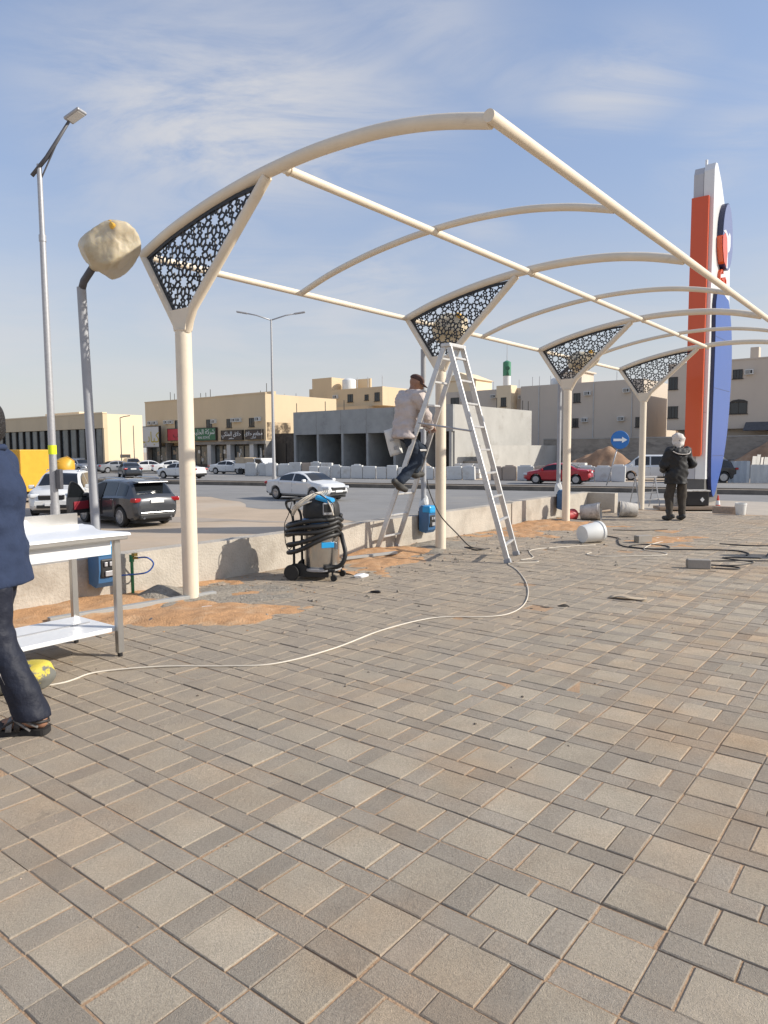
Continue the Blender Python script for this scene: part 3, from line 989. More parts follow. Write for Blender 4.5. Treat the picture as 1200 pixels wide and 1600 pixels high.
b = MB(); b.bx(8.8, 25.2, -.14, -.003, 2.95, 3.35); b.build('shutter_box', 'oldwall', bB)
M['sign_red'] = mat('sign_red', (.50, .03, .05), .5, var=.05)
M['sign_green'] = mat('sign_green', (.03, .15, .07), .5, var=.05)
M['sign_dark'] = mat('sign_dark', (.05, .035, .03), .5, var=.05)
M['sign_pale'] = mat('sign_pale', (.58, .58, .57), .5, var=.05)
M['letter'] = mat('letter_white', (.8, .8, .78), .5)
M['letter_gold'] = mat('letter_olive', (.45, .36, .04), .5)
M['letter_red'] = mat('letter_dark_red', (.10, .01, .01), .5)
def sign(x0, x1, z0, z1, m, lines, y=-.35, edge='frame_dark', lm='letter'):
    b = MB(); b.bx(x0, x1, y, y + .33, z0, z1); o = b.build('sign_board', m, bB)
    b = MB(); t = .09
    b.bx(x0 - t, x1 + t, y - .03, y + .34, z1 + .003, z1 + t); b.bx(x0 - t, x1 + t, y - .03, y + .34, z0 - t, z0 - .003)
    b.bx(x0 - t, x0 - .003, y - .028, y + .34, z0 - .003, z1 + .003); b.bx(x1 + .003, x1 + t, y - .028, y + .34, z0 - .003, z1 + .003)
    b.build('sign_edge', edge, o)
    for body, size, dx, dz, l2 in lines:
        text_part('lettering', body, size, FACE((x0 + x1) / 2 + dx, y - .015, (z0 + z1) / 2 + dz), l2 or lm, o, .012)
    return o
ar = lambda *cp: ''.join(chr(c) for c in cp)[::-1]
KABAB = ar(0xFEDB, 0xFE92, 0xFE8E, 0xFE8F)
MATAM = ar(0xFEE3, 0xFEC4, 0xFECC, 0xFEE2)
HALLAQ = ar(0xFEA3, 0xFEFC, 0xFED5)
MALIK = ar(0xFE8D, 0xFEDF, 0xFEE4, 0xFEE0, 0xFEDC, 0xFEF2)
AMAKIN = ar(0xFE8D, 0xFEDF, 0xFEA8, 0xFEE0, 0xFEF4, 0xFEA0)
SHARIKA = ar(0xFEB7, 0xFEAE, 0xFEDB, 0xFE94)
sign(.75, 5.0, 2.75, 5.55, 'sign_pale', [(KABAB, 2.1, .1, -.15, 'letter_gold')], y=-1.3)
sign(5.9, 9.9, 3.6, 5.15, 'sign_red', [(KABAB, 1.2, .5, 0, 'letter_red')], y=-.5)
sign(11.2, 16.0, 3.55, 5.1, 'sign_green', [(AMAKIN + ' ' + SHARIKA, .95, 0, .28, None), ('REAL ESTATE', .42, 0, -.45, None)])
sign(17.2, 21.1, 3.55, 4.65, 'sign_dark', [(MALIK + ' ' + HALLAQ, .78, 0, .15, None), (MATAM, .4, 0, -.36, None)])
sign(21.9, 24.7, 3.58, 4.65, 'sign_dark', [(HALLAQ + ' ' + MATAM, .72, 0, .12, None), (MALIK, .36, 0, -.36, None)])
rods(bB, 'roof_rod', 'frame_dark', [(1.5, 4, 9.05), (5, 6, 9.05), (6.2, 6, 9.05), (11, 3, 9.05), (14.5, 9, 9.05), (19, 6, 9.6), (3.3, 2, 9.05)], 1.5)
b = MB(); b.bx(25.202, 25.24, .2, 4.2, 3.5, 5.6); b.build('soot_mark', mat('near_black', (.10, .075, .05), .95, var=.6, vs=.8, dark=(.55, .42, .27), ds=.9, dth=(.42, .6)), bB)
b = MB(); b.bx(25.25, 29.5, 1.5, 9, 0, 4.2); b.build('burnt_kiosk', 'near_black', bB)
b = MB(); b.bx(25.6, 27.2, 1.38, 1.495, .1, 3.0); b.build('burnt_door', 'frame_dark', bB)

# --- C: flats behind the shops
bC = thing('flats_building', 'sunlit cream flats with roof stair tower and white water tank', 'building', W2(-10.7, 127.2), ROT)
bC.scale = (1.2,) * 3
b = MB(); b.bx(-14, 0, 0, 20, 0, 8.4); b.bx(-14, 8.5, 0.0, 20, 0, 8.3); b.build('wall', 'beige', bC)
b = MB(); b.bx(0.0, 10.4, 1.0, 12, 8.29, 10.9); b.build('roof_storey', 'beige', bC)
b = MB(); b.bx(-4.0, 0, 2.0, 7, 8.41, 12.9); b.bx(-5.6, -4.003, 3.0, 6, 8.41, 11.5); b.build('stair_tower', 'beige', bC)
b = MB(); b.bx(0.5, 3.4, 7.0, 7.3, 10.89, 12.9); b.bx(-14, -4.2, .5, 1, 8.41, 9.4); b.build('parapet', 'beige', bC)
for x, z, wd, hg in ((4.0, 9.0, 1.0, 1.1), (7.2, 9.1, .7, .8), (9.0, 8.9, .9, 1.2)): window(bC, x, z, wd, hg, 1.0)
aircon(bC, 1.4, 9.6, 1.0)
tk = MB(); tk.lathe([(.9, 0), (1.05, .15), (1.05, 1.5), (.95, 1.65), (.6, 1.8), (.25, 1.9), (0.0, 1.92)], 24, (1.7, 4, 10.9))
tag(tk.build('water_tank', 'white', None, smooth=True, angle=40), 'white cylindrical water tank on the cream flats roof', 'tank')
bpy.data.objects['water_tank'].matrix_world = Matrix.Translation(W2(-10.7, 127.2)) @ Matrix.Rotation(ROT, 4, 'Z') @ Matrix.Scale(1.2, 4)
rods(bC, 'roof_rod', 'galv', [(-9, 1, 9.3), (-6.5, 1, 9.2), (-2, .5, 8.4), (5, 2, 10.9), (7, 2, 10.9), (9.6, 2, 10.9)], 1.6)

# --- D: unfinished concrete shops
bD = thing('concrete_shell', 'unfinished grey concrete shop shell with open dark bays', 'building', W2(6.8, 70), ROT)
b = MB(); b.bx(-21.9, 0, -.02, .3, 4.25, 6.85); b.build('fascia', 'concrete', bD)
b = MB(); b.bx(-21.9, -.02, .303, 11, 4.3, 4.6); b.build('roof_slab', 'concrete', bD)
b = MB(); b.bx(-21.9, -.02, 10.2, 10.5, 0, 4.298); b.build('back_wall', 'near_black', bD)  # near-black colour carries the deep shade of the open bays
b = MB(); b.bx(-.3, 0, .303, 16.9, 0, 6.86); b.build('side_wall', 'plaster', bD)
b = MB(); b.bx(-21.9, -21.6, .303, 11, 0, 6.8); b.build('side_wall', 'concrete', bD)
b = MB(); b.bx(-21.9, 0, -.3, 10.2, -.05, .12); b.build('floor_slab', 'concrete', bD)
for x in (-21.75, -18.1, -14.4, -10.85, -7.2, -3.6, -.32):
    b = MB(); b.bx(x - .15, x + .15, .0, .5, .12, 4.248); b.build('column', 'concrete', bD)
    b = MB(); b.bx(x - .1, x + .1, .5, 10.19, .12, 4.297); b.build('party_wall', 'concrete', bD)
for x in (-16, -12.2, -8.8, -5.2):
    b = MB(); b.bx(x - .12, x + .12, 3.0, 3.3, .12, 4.297); b.build('inner_post', 'concrete', bD)
for i in range(1, 6):
    b = MB(); b.bx(-21.9 + i * 3.65 - .02, -21.9 + i * 3.65 + .02, -.03, -.018, 4.26, 6.84); b.build('form_joint', 'oldwall', bD)
b = MB(); b.bx(-21.8, -.3, 10.6, 10.9, 4.59, 6.7); b.build('rear_parapet', 'concrete', bD)
rods(bD, 'starter_bar', 'frame_dark', [(-21.5, .15, 6.8), (-17, .15, 6.8), (-14.2, .15, 6.8), (-.2, 9, 6.85), (-.2, 15, 6.85), (-.2, 16.4, 6.85)], 1.1)
# block wall beside the shell
bw = thing('boundary_wall', 'patched pale plaster wall beside the concrete shell', 'wall', W2(9.3, 70.4), ROT)
b = MB(); b.bx(0, .25, 0, 21, 0, 2.85); b.build('wall_panel', 'plaster', bw)
b = MB(); b.bx(-1.8, -.003, 0, .25, 0, 1.3); b.bx(-.05, .0, -.05, .28, 0, 2.6); b.build('wall_return', 'oldwall', bw)
ow = thing('boundary_wall', 'long stained dark grey wall below the beige apartment block', 'wall', W2(19.8, 84.5), ROT)
b = MB(); b.bx(-1, 38, 0, .3, 0, 3.55); b.build('wall_panel', 'oldwall', ow)
b = MB(); b.bx(-1, 38, -.04, .34, 3.553, 3.66); b.build('coping', 'concrete', ow)

# --- E: long beige apartment block
bE = thing('apartment_block', 'long windowless greyish beige apartment block above stained wall', 'building', W2(31.1, 86), ROT)
b = MB(); b.bx(-16.2, 0, 0, 22, 0, 10.75); b.bx(-30, -16.203, 1.2, 22, 0, 10.7); b.build('wall', 'beige2', bE)
b = MB(); b.bx(-19.6, -17.4, -.5, 1.198, 0, 11.0); b.build('stair_bay', 'peach', bE)  # brightened beige: the bay's sunlit look is in its colour
window(bE, -18.9, 8.2, .8, 1.2, -.5)
for x, z in ((-21.3, 9.5), (-17.0, 9.2), (-7.3, 9.1), (-2.4, 9.2), (-7.6, 5.8), (-3.0, 5.8), (-26.2, 9.3)): aircon(bE, x, z, 0 if x > -17 else 1.2)
for x, z, wd, hg in ((-8.8, 8.3, .9, 1.15), (-8.9, 5.2, .8, 1.1), (-.9, 5.0, .6, 1.2), (-28, 8.6, 1.4, 1.3)): window(bE, x, z, wd, hg, 0 if x > -17 else 1.2)
b = MB(); b.bx(-29.5, -24.0, 1.5, 6, 10.69, 12.3)
b.prism([(-29.8, 12.3), (-23.7, 12.3), (-26.75, 13.5)], 0, 5, Matrix(((1, 0, 0), (0, 0, 1), (0, 1, 0))), (0, 1.3, 0)); b.build('roof_gable', 'peach', bE)
b = MB(); b.bx(-11.2, -8.6, 2, 6, 10.74, 12.3); b.bx(-11.5, -8.3, 1.8, 6.2, 12.303, 12.5); b.build('roof_stair', 'beige2', bE)
rods(bE, 'roof_rod', 'galv', [(-15, 1, 10.7), (-14, 1, 10.7), (-18, 3, 10.7), (-22, 3, 10.7), (-12.4, 1, 10.7), (-4, 2, 10.7)], 1.3)

# --- F: right hand block
bF = thing('apartment_block', 'beige apartment block with overhanging upper floors behind the pylon', 'building', W2(31.6, 80), ROT)
b = MB(); b.bx(0, 24, 0, 16, 4.45, 11.55); b.bx(6, 24, 1.0, 16, 0, 4.448); b.bx(0.4, 6, 3.0, 16, 0, 4.449); b.build('wall', 'beige2', bF)
b = MB(); b.bx(-.05, 24, -.05, .3, 11.553, 11.7); b.build('parapet', 'beige2', bF)
for x, z, wd, hg in ((.1, 8.9, .95, 1.35), (.1, 5.75, 1.05, 1.3), (6.6, 9.65, .95, .95), (12.5, 9.5, 1.1, 1.1), (11.5, 6.0, 1.5, 1.3)): window(bF, x, z, wd, hg, 0, mull=2)
o = window(bF, 6.4, 6.0, 1.7, 1.2, 0)
b = MB(); b.prism([(6.35, 7.22), (8.15, 7.22), (7.8, 7.42), (7.25, 7.5), (6.7, 7.42)], -.1, .0, Matrix(((1, 0, 0), (0, 0, 1), (0, 1, 0)))); b.build('arch_head', 'frame_dark', bF)
aircon(bF, 7.8, 10.0)
b = MB(); b.prism([(0, 0), (0, .9), (1.3, 0)], 0, 9, Matrix(((0, 0, 1), (-1, 0, 0), (0, 1, 0))), (8.0, 0.0, 4.2)); b.build('awning', mat('slate_awning', (.09, .09, .095), .7, var=.25, vs=3), bF)
b = MB(); b.bx(8.0, 8.8, 1, 2, 11.54, 12.9); b.bx(11, 11.2, 1, 1.2, 11.54, 13.2); b.bx(11.9, 12.5, 2, 3, 11.54, 12.4); b.build('roof_box', 'beige2', bF)
for x, z0, z1 in ((-13.6, 0, 10.6), (-6.2, 3.7, 10.6), (-1.4, 3.7, 10.6)):
    b = MB(); b.bx(x, x + .09, -.1, -.002, z0, z1); b.build('drain_pipe', 'zinc', bE)
for x in (4.6, 10.4):
    b = MB(); b.bx(x, x + .09, -.1, -.002, 4.5, 11.5); b.build('drain_pipe', 'zinc', bF)
for k, (ob, x, z, lb) in enumerate(((bE, -13.2, 10.75, 'white roof tank on the long windowless apartment block'), (bF, 15.5, 11.55, 'white roof tank on the apartment block behind the pylon'))):
    tk = MB(); tk.lathe([(.7, 0), (.75, .1), (.75, 1.0), (.6, 1.2), (.2, 1.32), (0, 1.33)], 20, (x, 4.5, z))
    o = tk.build('water_tank', 'white', None, smooth=True, angle=40); o.location = ob.location; o.rotation_euler = ob.rotation_euler
    tag(o, lb, 'tank')
# low far block between them
bG = thing('house', 'small cream house in the gap between the apartment blocks', 'house', W2(37, 100), ROT)
b = MB(); b.bx(-6, 6, 0, 10, 0, 9.6); b.build('wall', 'peach', bG)
b = MB(); b.bx(-6.1, 6.1, -.1, .3, 9.603, 9.8); b.build('parapet', 'peach', bG)
for x in (-4.5, -2.6, -.6): window(bG, x, 4.2, .8, 1.5)
# round tower
tw = thing('round_tower', 'white round tower with green top and crest above the roofs', 'tower', W2(22.3, 130), 0)
b = MB(); b.lathe([(.68, 0), (.68, 15.6)], 24); b.build('shaft', 'white', tw, smooth=True, angle=40)
M['tower_green'] = mat('tower_green', (.06, .22, .13), .6, var=.2, vs=.5)
b = MB(); b.lathe([(.72, 15.6), (.72, 18.0), (.55, 18.15), (.0, 18.4)], 24); b.build('drum', 'tower_green', tw, smooth=True, angle=40)
b = MB(); b.cyl((0, 0, 18.2), (0, 0, 21.5), .06, .03, 6); b.build('mast', 'galv', tw)
b = MB(); b.lathe([(.38, 0), (.38, .05)], 18, (0, -.72, 16.9), Matrix.Rotation(R(90), 3, 'X')); b.prism([(-.28, -1.3), (.28, -1.3), (0, -.3)], 0, .05, Matrix.Rotation(R(90), 3, 'X'), (0, -.70, 16.9)); b.build('crest', mat('crest_green', (.02, .09, .05), .6), tw)

# ------------------------------------------------------------------ site fences
def fence(name, label, p0, p1, n_, hgt, mats, seed, cat='fence', corr=False, lean=.05, gapp=.05):
    p0, p1 = Vector(p0), Vector(p1)
    d = p1 - p0; L = d.length; rz = math.atan2(d.y, d.x)
    f = thing(name, label, cat, (p0.x, p0.y, GZ), rz)
    r = random.Random(seed); x = 0
    wd0 = L / n_
    for i in range(n_):
        wd = wd0 * r.uniform(.75, 1.15) - gapp
        if x + wd > L: break
        if r.random() < .04: x += wd0; continue
        h = hgt * r.uniform(.86, 1.06)
        b = MB()
        if corr:
            k = max(4, int(wd / .18)); vs = []
            for j in range(k + 1):
                yy = .035 * (1 if j % 2 else -1)
                for z in (0, h): vs.append((x + wd * j / k, yy + z * lean * r.uniform(.9, 1.1), z + (r.uniform(-.02, .02) if z else 0)))
            b.add(vs, [(2 * j, 2 * j + 2, 2 * j + 3, 2 * j + 1) for j in range(k)])
            vs2 = [(v[0], v[1] + .012, v[2]) for v in vs]
            b.add(vs2, [(2 * j + 1, 2 * j + 3, 2 * j + 2, 2 * j) for j in range(k)])
        else:
            tl = r.uniform(-.04, .04); yy = r.uniform(-.12, .12)
            b.cbox((x + wd / 2, yy, h / 2), (wd, .3, h), .05, Matrix.Rotation(tl, 3, 'Z') @ Matrix.Rotation(r.uniform(-.03, .03), 3, 'Y'))
            if r.random() < .6:
                b.cbox((x + wd / 2, yy, h + .02), (wd * r.uniform(.5, .8), .16, .14), .04)
        b.build('panel', r.choice(mats), f)
        x += wd + gapp * r.uniform(.4, 2.2)
    return f
fence('barrier_row', 'row of white plastic road barriers before the concrete shell', Q(-21, 29.6), Q(7, 29.4), 24, 1.12, ['barrier', 'barrier', 'barrier', 'barrier', 'barrier_t', 'zinc'], 4)
fence('barrier_row', 'white barriers with tan panels in front of the shop windows', Q(-30, 32.5), Q(-19.5, 32.2), 8, 1.3, ['barrier', 'barrier', 'zinc', 'barrier_t'], 6)
fence('sheet_fence', 'blue grey sheet metal hoarding beside the patched plaster wall', Q(9.6, 30.0), Q(18.5, 29.8), 6, 1.45, ['zinc_b', 'zinc_b', 'zinc'], 8, corr=True)
fence('sheet_fence', 'pale sheet hoarding panels along the verge behind the white van', Q(20.5, 28.0), Q(34, 26.8), 7, 1.5, ['zinc', 'zinc_b', 'barrier_t', 'zinc'], 9, corr=True)
fence('sheet_fence', 'whitewashed sheet hoarding running beside the red soil bank', W2(29.5, 57.5), W2(44, 74), 17, 1.75, ['zinc', 'zinc', 'barrier'], 12, corr=True, lean=-.1)
# soil banks
def mound(name, label, c, rx, ry, h, seed, m='dirt', cat='soil heap'):
    s_ = SN(seed, (.6, 1.3, 3, 6), .35)
    nx, ny = 50, 34
    b = MB()
    for i in range(nx):
        for j in range(ny):
            x, y = -1 + 2 * i / (nx - 1), -1 + 2 * j / (ny - 1)
            e = max(0, 1 - x * x - y * y)
            z = h * e ** .75 + e * float(s_(x * rx, y * ry, 0)) * .8
            b.v.append((x * rx, y * ry, max(z, -.05) - .03))
    for i in range(nx - 1):
        for j in range(ny - 1):
            b.f.append([i * ny + j, (i + 1) * ny + j, (i + 1) * ny + j + 1, i * ny + j + 1]); b.m.append(0)
    o = b.build(name, m, None, smooth=True)
    o.location = (c[0], c[1], GZ); o.rotation_euler = (0, 0, ROT)
    return tag(o, label, cat)
mound('soil_bank', 'high red brown soil bank behind the whitewashed hoarding', (42.5, 66), 11, 5.5, 3.0, 2)
mound('soil_bank', 'low reddish soil heap behind the white van', (20.0, 66), 4.2, 2.5, 1.9, 5)
mound('rubble_heap', 'pale rubble heap by the barriers under the concrete shell', (3.4, 63), 2.4, 1.2, .9, 7, 'rock', 'rubble heap')
for k, (x, y, lb) in enumerate(((16.2, 61.5, 'stack of white blocks behind the red sedan'), (7.2, 60.6, 'stack of pale blocks beside the open bay of the concrete shell'))):
    t = thing('block_stack', lb, 'block stack', (x, y, GZ), ROT)
    rk = random.Random(k)
    for i in range(4):
        for j in range(3 if k == 0 else 3):
            b = MB(); b.cbox((i * .62 - .9, rk.uniform(-.1, .1), .2 + j * .42), (.58, .6, .38), .03, Matrix.Rotation(rk.uniform(-.08, .08), 3, 'Z')); b.build('block', 'barrier', t)

# ------------------------------------------------------------------ street lamps
def double_lamp(label, loc, h, rz):
    t = thing('street_lamp', label, 'street lamp', loc, rz)
    b = MB(); b.cyl((0, 0, 0), (0, 0, h), .13, .06, 12); b.cyl((0, 0, 0), (0, 0, .5), .17, .17, 12); b.build('pole', 'galv', t, smooth=True, angle=40)
    for s in (-1, 1):
        b = MB(); b.tube([(0, 0, h - .05), (s * 1.0, 0, h + .28), (s * 1.75, 0, h + .42)], .045, 8); b.build('arm', 'galv', t, smooth=True)
        b = MB(); b.cbox((s * 2.0, 0, h + .46), (.75, .28, .10), .03, Matrix.Rotation(-s * .16, 3, 'Y')); b.build('lamp_head', 'galv', t)
double_lamp('tall double armed street lamp on the median behind white sedan', Q(-16.7, 17.4, .14), 11.4, R(-25) + .5)
double_lamp('distant double armed street lamp beside the glass showroom', Q(-57, 17.4, .14), 11.6, R(-25) + .3)
for k, (x, y, h) in enumerate(((-33.2, 86.2, 6.5), (-32.0, 87.2, 5.6))):
    t = thing('lamp_post', ('thin dark lamp post with bent top at the sunlit end wall', 'thin plain post beside the sunlit end wall')[k], 'lamp post', (x + 1.6, y, GZ))
    b = MB(); b.cyl((0, 0, 0), (0, 0, h), .06, .05, 8); b.build('pole', 'dark_grey', t)
    if k == 0:
        b = MB(); b.tube([(0, 0, h), (.5, 0, h + .15), (1.2, 0, h + .25)], .05, 6); b.build('arm', 'dark_grey', t)
t = thing('street_lamp', 'tall grey street lamp with raised single arm beside the dark car', 'street lamp', (-9.72, 21.0, GZ), 0)
b = MB(); b.cyl((0, 0, 0), (0, 0, 8.5), .115, .085, 16); b.cyl((0, 0, 8.5), (0, 0, 10.55), .075, .07, 16); b.cyl((0, 0, 8.42), (0, 0, 8.6), .10, .10, 16); b.cyl((0, 0, 0), (0, 0, .9), .14, .13, 16)
b.build('pole', 'galv', t, smooth=True, angle=40)
b = MB(); b.tube([(-.22, 0, 10.24), (.25, -.05, 10.72), (.98, -.2, 11.62)], [.055, .06, .04], 10); b.build('arm', 'dark_grey', t, smooth=True)
b = MB(); b.tube([(.06, 0, 10.2), (.60, -.12, 11.12)], .022, 6); b.build('brace', 'dark_grey', t)
mt_h = Matrix.Rotation(R(-18), 3, 'Z') @ Matrix.Rotation(R(-22), 3, 'Y')
b = MB(); b.cbox((1.18, -.24, 11.76), (.55, .36, .09), .03, mt_h); o = b.build('lamp_head', 'galv', t)
b = MB(); b.box(Vector((1.18, -.24, 11.76)) + mt_h @ Vector((0, 0, -.05)), (.42, .28, .012), mtx=mt_h); b.build('lens', 'frame_white', o)
b = MB(); b.cyl((0, 0, 2.35), (0, 0, 2.62), .116, .116, 16, caps=False); b.build('sticker', 'lime', t, smooth=True)
b = MB(); b.cbox((.19, -.03, 1.62), (.13, .2, .58), .02); b.build('control_box', 'dark_grey', t)
# rubbish on the verge
t = mound('rubbish_heap', 'dark plastic rubbish heap at the end of the whitewashed hoarding', (28.9, 57.0), 1.3, .9, .9, 9, mat('dark_rubbish', (.06, .06, .065), .6, var=.5, vs=3), 'rubbish')
# ================================================================== VEHICLES
def paint(name, c, rough=.3, metal=.0, coat=.6):
    return mat('paint_' + name, c, rough, metal=metal, coat=coat, var=.03, vs=2, dark=[x * .8 + .05 for x in c], ds=1.5, dth=(.55, .9))
M['p_white'] = paint('white', (.72, .72, .70)); M['p_grey'] = paint('graphite', (.062, .065, .072), .25, .3)
M['p_red'] = paint('red', (.42, .015, .025), .28); M['p_black'] = paint('black', (.012, .012, .014))
M['p_silver'] = paint('silver', (.30, .31, .33), .3, .4); M['p_dark'] = paint('dark_blue_grey', (.05, .06, .075), .3, .3)
M['carglass'] = mat('car_glass', (.012, .014, .016), .05, spec=.7)
M['tail'] = mat('tail_lamp', (.35, .008, .01), .2, coat=.5)
M['head'] = mat('head_lamp', (.62, .64, .66), .12, coat=.6)
M['trim'] = mat('black_trim', (.015, .015, .016), .55)
M['chrome'] = mat('chrome', (.65, .65, .66), .15, metal=.95)
M['rim'] = mat('alloy_rim', (.48, .48, .49), .3, metal=.7)
M['plate'] = mat('number_plate_white', (.78, .78, .76), .4)
M['seat_red'] = mat('red_trim_leather', (.32, .03, .045), .5)
def interp(ctrl, x):
    if x <= ctrl[0][0]: return ctrl[0][1]
    for (a, va), (b_, vb) in zip(ctrl, ctrl[1:]):
        if x <= b_:
            t = (x - a) / (b_ - a); t = t * t * (3 - 2 * t) * .5 + t * .5
            return va + (vb - va) * t
    return ctrl[-1][1]
CARS = {
 'sedan': dict(L=4.6, zt=[(-2.3, .66), (-2.27, .90), (-2.16, 1.01), (-1.5, 1.06), (-.80, 1.36), (-.3, 1.445), (.2, 1.44), (.55, 1.37), (1.28, 1.0), (1.85, .90), (2.18, .78), (2.3, .6)],
      zb=[(-2.3, .62), (-2.1, .93), (-1.5, .98), (1.1, .92), (1.8, .83), (2.3, .56)], w=[(-2.3, .66), (-2.15, .80), (-1.5, .88), (1.3, .88), (1.95, .82), (2.2, .70), (2.3, .55)],
      wx=(-1.36, 1.38), r=.325, ws=(.50, 1.20), rs=(-1.42, -.72), side=[(-1.05, -.12), (-.04, .95)], tum=.42),
 'suv': dict(L=4.66, zt=[(-2.33, .80), (-2.30, 1.02), (-2.20, 1.16), (-1.80, 1.56), (-1.45, 1.645), (-.8, 1.69), (.15, 1.68), (.55, 1.58), (1.22, 1.13), (1.95, 1.03), (2.22, .88), (2.33, .62)],
      zb=[(-2.33, .76), (-2.2, 1.05), (-1.6, 1.08), (1.1, 1.0), (1.9, .95), (2.33, .6)], w=[(-2.33, .72), (-2.2, .84), (-1.6, .92), (1.3, .92), (1.95, .87), (2.2, .76), (2.33, .6)],
      wx=(-1.36, 1.36), r=.37, ws=(.50, 1.16), rs=(-2.17, -1.80), side=[(-1.75, -1.12), (-1.02, -.16), (-.08, .92)], tum=.36),
 'van': dict(L=5.12, zt=[(-2.56, .85), (-2.53, 1.45), (-2.42, 1.80), (-2.1, 1.92), (.6, 1.93), (1.05, 1.86), (1.95, 1.20), (2.3, 1.02), (2.5, .85), (2.56, .6)],
      zb=[(-2.56, .8), (-2.4, 1.12), (1.2, 1.08), (2.0, 1.02), (2.56, .58)], w=[(-2.56, .82), (-2.4, .92), (1.5, .95), (2.2, .86), (2.45, .74), (2.56, .6)],
      wx=(-1.55, 1.62), r=.34, ws=(1.12, 1.88), rs=(-2.5, -2.4), side=[(-2.2, -1.0), (-.92, .2), (.3, 1.35)], tum=.22),
}
def make_car(kind, label, cat, pt, loc, head, group=None, tint=None, detail=True, wheel_turn=0, opened=False, scale=1.0):
    S = CARS[kind]; L = S['L']; r = S['r']
    root = thing({'sedan': 'sedan_car', 'suv': 'suv_car', 'van': 'passenger_van'}[kind], label, cat, (loc[0], loc[1], GZ + (loc[2] if len(loc) > 2 else .003)), head, group)
    N = 66
    xs = [-L / 2 + L * i / N for i in range(N + 1)]
    xs = sorted(set([round(x, 4) for x in xs] + [-L / 2 + .02, L / 2 - .02, -L / 2 + .05, L / 2 - .05]))
    def sect(x):
        w_ = interp(S['w'], x); zt = interp(S['zt'], x); zb = min(interp(S['zb'], x), zt - .02)
        e = abs(x) / (L / 2)
        zs = .25 + (.14 * max(0, e - .86) / .14)
        for wx in S['wx']:
            d = abs(x - wx); ra = r + .055
            if d < ra: zs = max(zs, r + math.sqrt(ra * ra - d * d) * .98)
        hgt = zt - zb
        wr = w_ * .95 - S['tum'] * max(0, hgt - .03)
        zs = min(zs, zb - .06)
        zm = max(zs + .03, .55 * zb + .08)
        return [(0, zs), (w_ * .84, zs), (w_ * .965, zs + .02 if zs > .45 else zs + .09), (w_, max(zm, zs + .04)), (w_ * .985, zb - .04), (w_ * .95, zb), (max(wr, .3) + .03 * 0, zt - min(.07, hgt * .5)), (max(wr, .3) * .86, zt - min(.018, hgt * .3)), (0, zt + .012)]
    rings = [sect(x) for x in xs]
    mb = MB(); nr = len(rings[0]); ring_n = 2 * nr - 2
    for x, rg in zip(xs, rings):
        full = [(x, y, z) for y, z in rg] + [(x, -y, z) for y, z in rg[-2:0:-1]]
        mb.v += full
    for i in range(len(xs) - 1):
        for j in range(ring_n):
            j2 = (j + 1) % ring_n
            mb.f.append([i * ring_n + j, (i + 1) * ring_n + j, (i + 1) * ring_n + j2, i * ring_n + j2]); mb.m.append(0)
    mb.f.append(list(range(ring_n))); mb.f.append(list(range((len(xs) - 1) * ring_n, len(xs) * ring_n))[::-1]); mb.m += [0, 0]
    body = mb.build('body', pt, root, smooth=True, angle=32)
    # under-tray darkens the sills
    b = MB(); b.bx(-L / 2 + .25, L / 2 - .25, -.7, .7, .17, .30); b.build('underbody', 'trim', root)
    # side glass
    def at(x, t, sd, off):
        rg = sect(x); (y5, z5), (y6, z6) = rg[5], rg[6]
        nx_, nz_ = (z6 - z5), -(y6 - y5); ln = math.hypot(nx_, nz_) or 1
        return (x, sd * (y5 + (y6 - y5) * t + off * nx_ / ln), z5 + (z6 - z5) * t + off * nz_ / ln)
    for sd in (1, -1):
        for (x0, x1) in S['side']:
            b = MB(); k = 10; vs = []
            for i in range(k + 1):
                x = x0 + (x1 - x0) * i / k
                rg = sect(x)
                tmax = .93 if rg[6][1] - rg[5][1] > .06 else .5
                vs += [at(x, .10, sd, .007), at(x, tmax, sd, .007)]
            fs = [(2 * i, 2 * i + 2, 2 * i + 3, 2 * i + 1) for i in range(k)]
            if sd > 0: fs = [f[::-1] for f in fs]
            b.add(vs, fs); b.build('side_window', 'carglass', root, smooth=True)
    # windscreen and rear window
    for nm, (x0, x1) in (('windscreen', S['ws']), ('rear_window', S['rs'])):
        b = MB(); k, q = 8, 8; vs = []
        for i in range(k + 1):
            x = x0 + (x1 - x0) * i / k
            rg = sect(x); y7, z7 = rg[7]; z8 = rg[8][1]
            for j in range(q + 1):
                f = -1 + 2 * j / q
                y = f * y7 * 1.0; z = z8 + (z7 - z8) * abs(f)
                slope = 1 if nm == 'windscreen' else -1
                vs.append((x + slope * .006, y, z + .008))
        b.add(vs, [(i * (q + 1) + j, (i + 1) * (q + 1) + j, (i + 1) * (q + 1) + j + 1, i * (q + 1) + j + 1) for i in range(k) for j in range(q)])
        b.build(nm, 'carglass', root, smooth=True)
    zl = .70 if kind == 'sedan' else .84
    wf, wr_ = interp(S['w'], L / 2 - .12), interp(S['w'], -L / 2 + .12)
    for sd in (1, -1):
        b = MB(); b.cbox((L / 2 - .20, sd * (wf - .10), zl - .02), (.34, .34, .15), .05, Matrix.Rotation(-sd * .5, 3, 'Z')); b.build('headlight', 'head', root)
        zt_ = .86 if kind == 'sedan' else (.98 if kind == 'suv' else 1.15)
        b = MB(); b.cbox((-L / 2 + .13, sd * (wr_ - .13), zt_), (.24, .40, .15 if kind != 'van' else .5), .04, Matrix.Rotation(sd * .35, 3, 'Z')); b.build('taillight', 'tail', root)
        b = MB(); b.cbox((S['ws'][1] - .28, sd * (interp(S['w'], .9) + .10), interp(S['zb'], .9) + .09), (.12, .22, .15), .04); b.build('wing_mirror', pt, root)
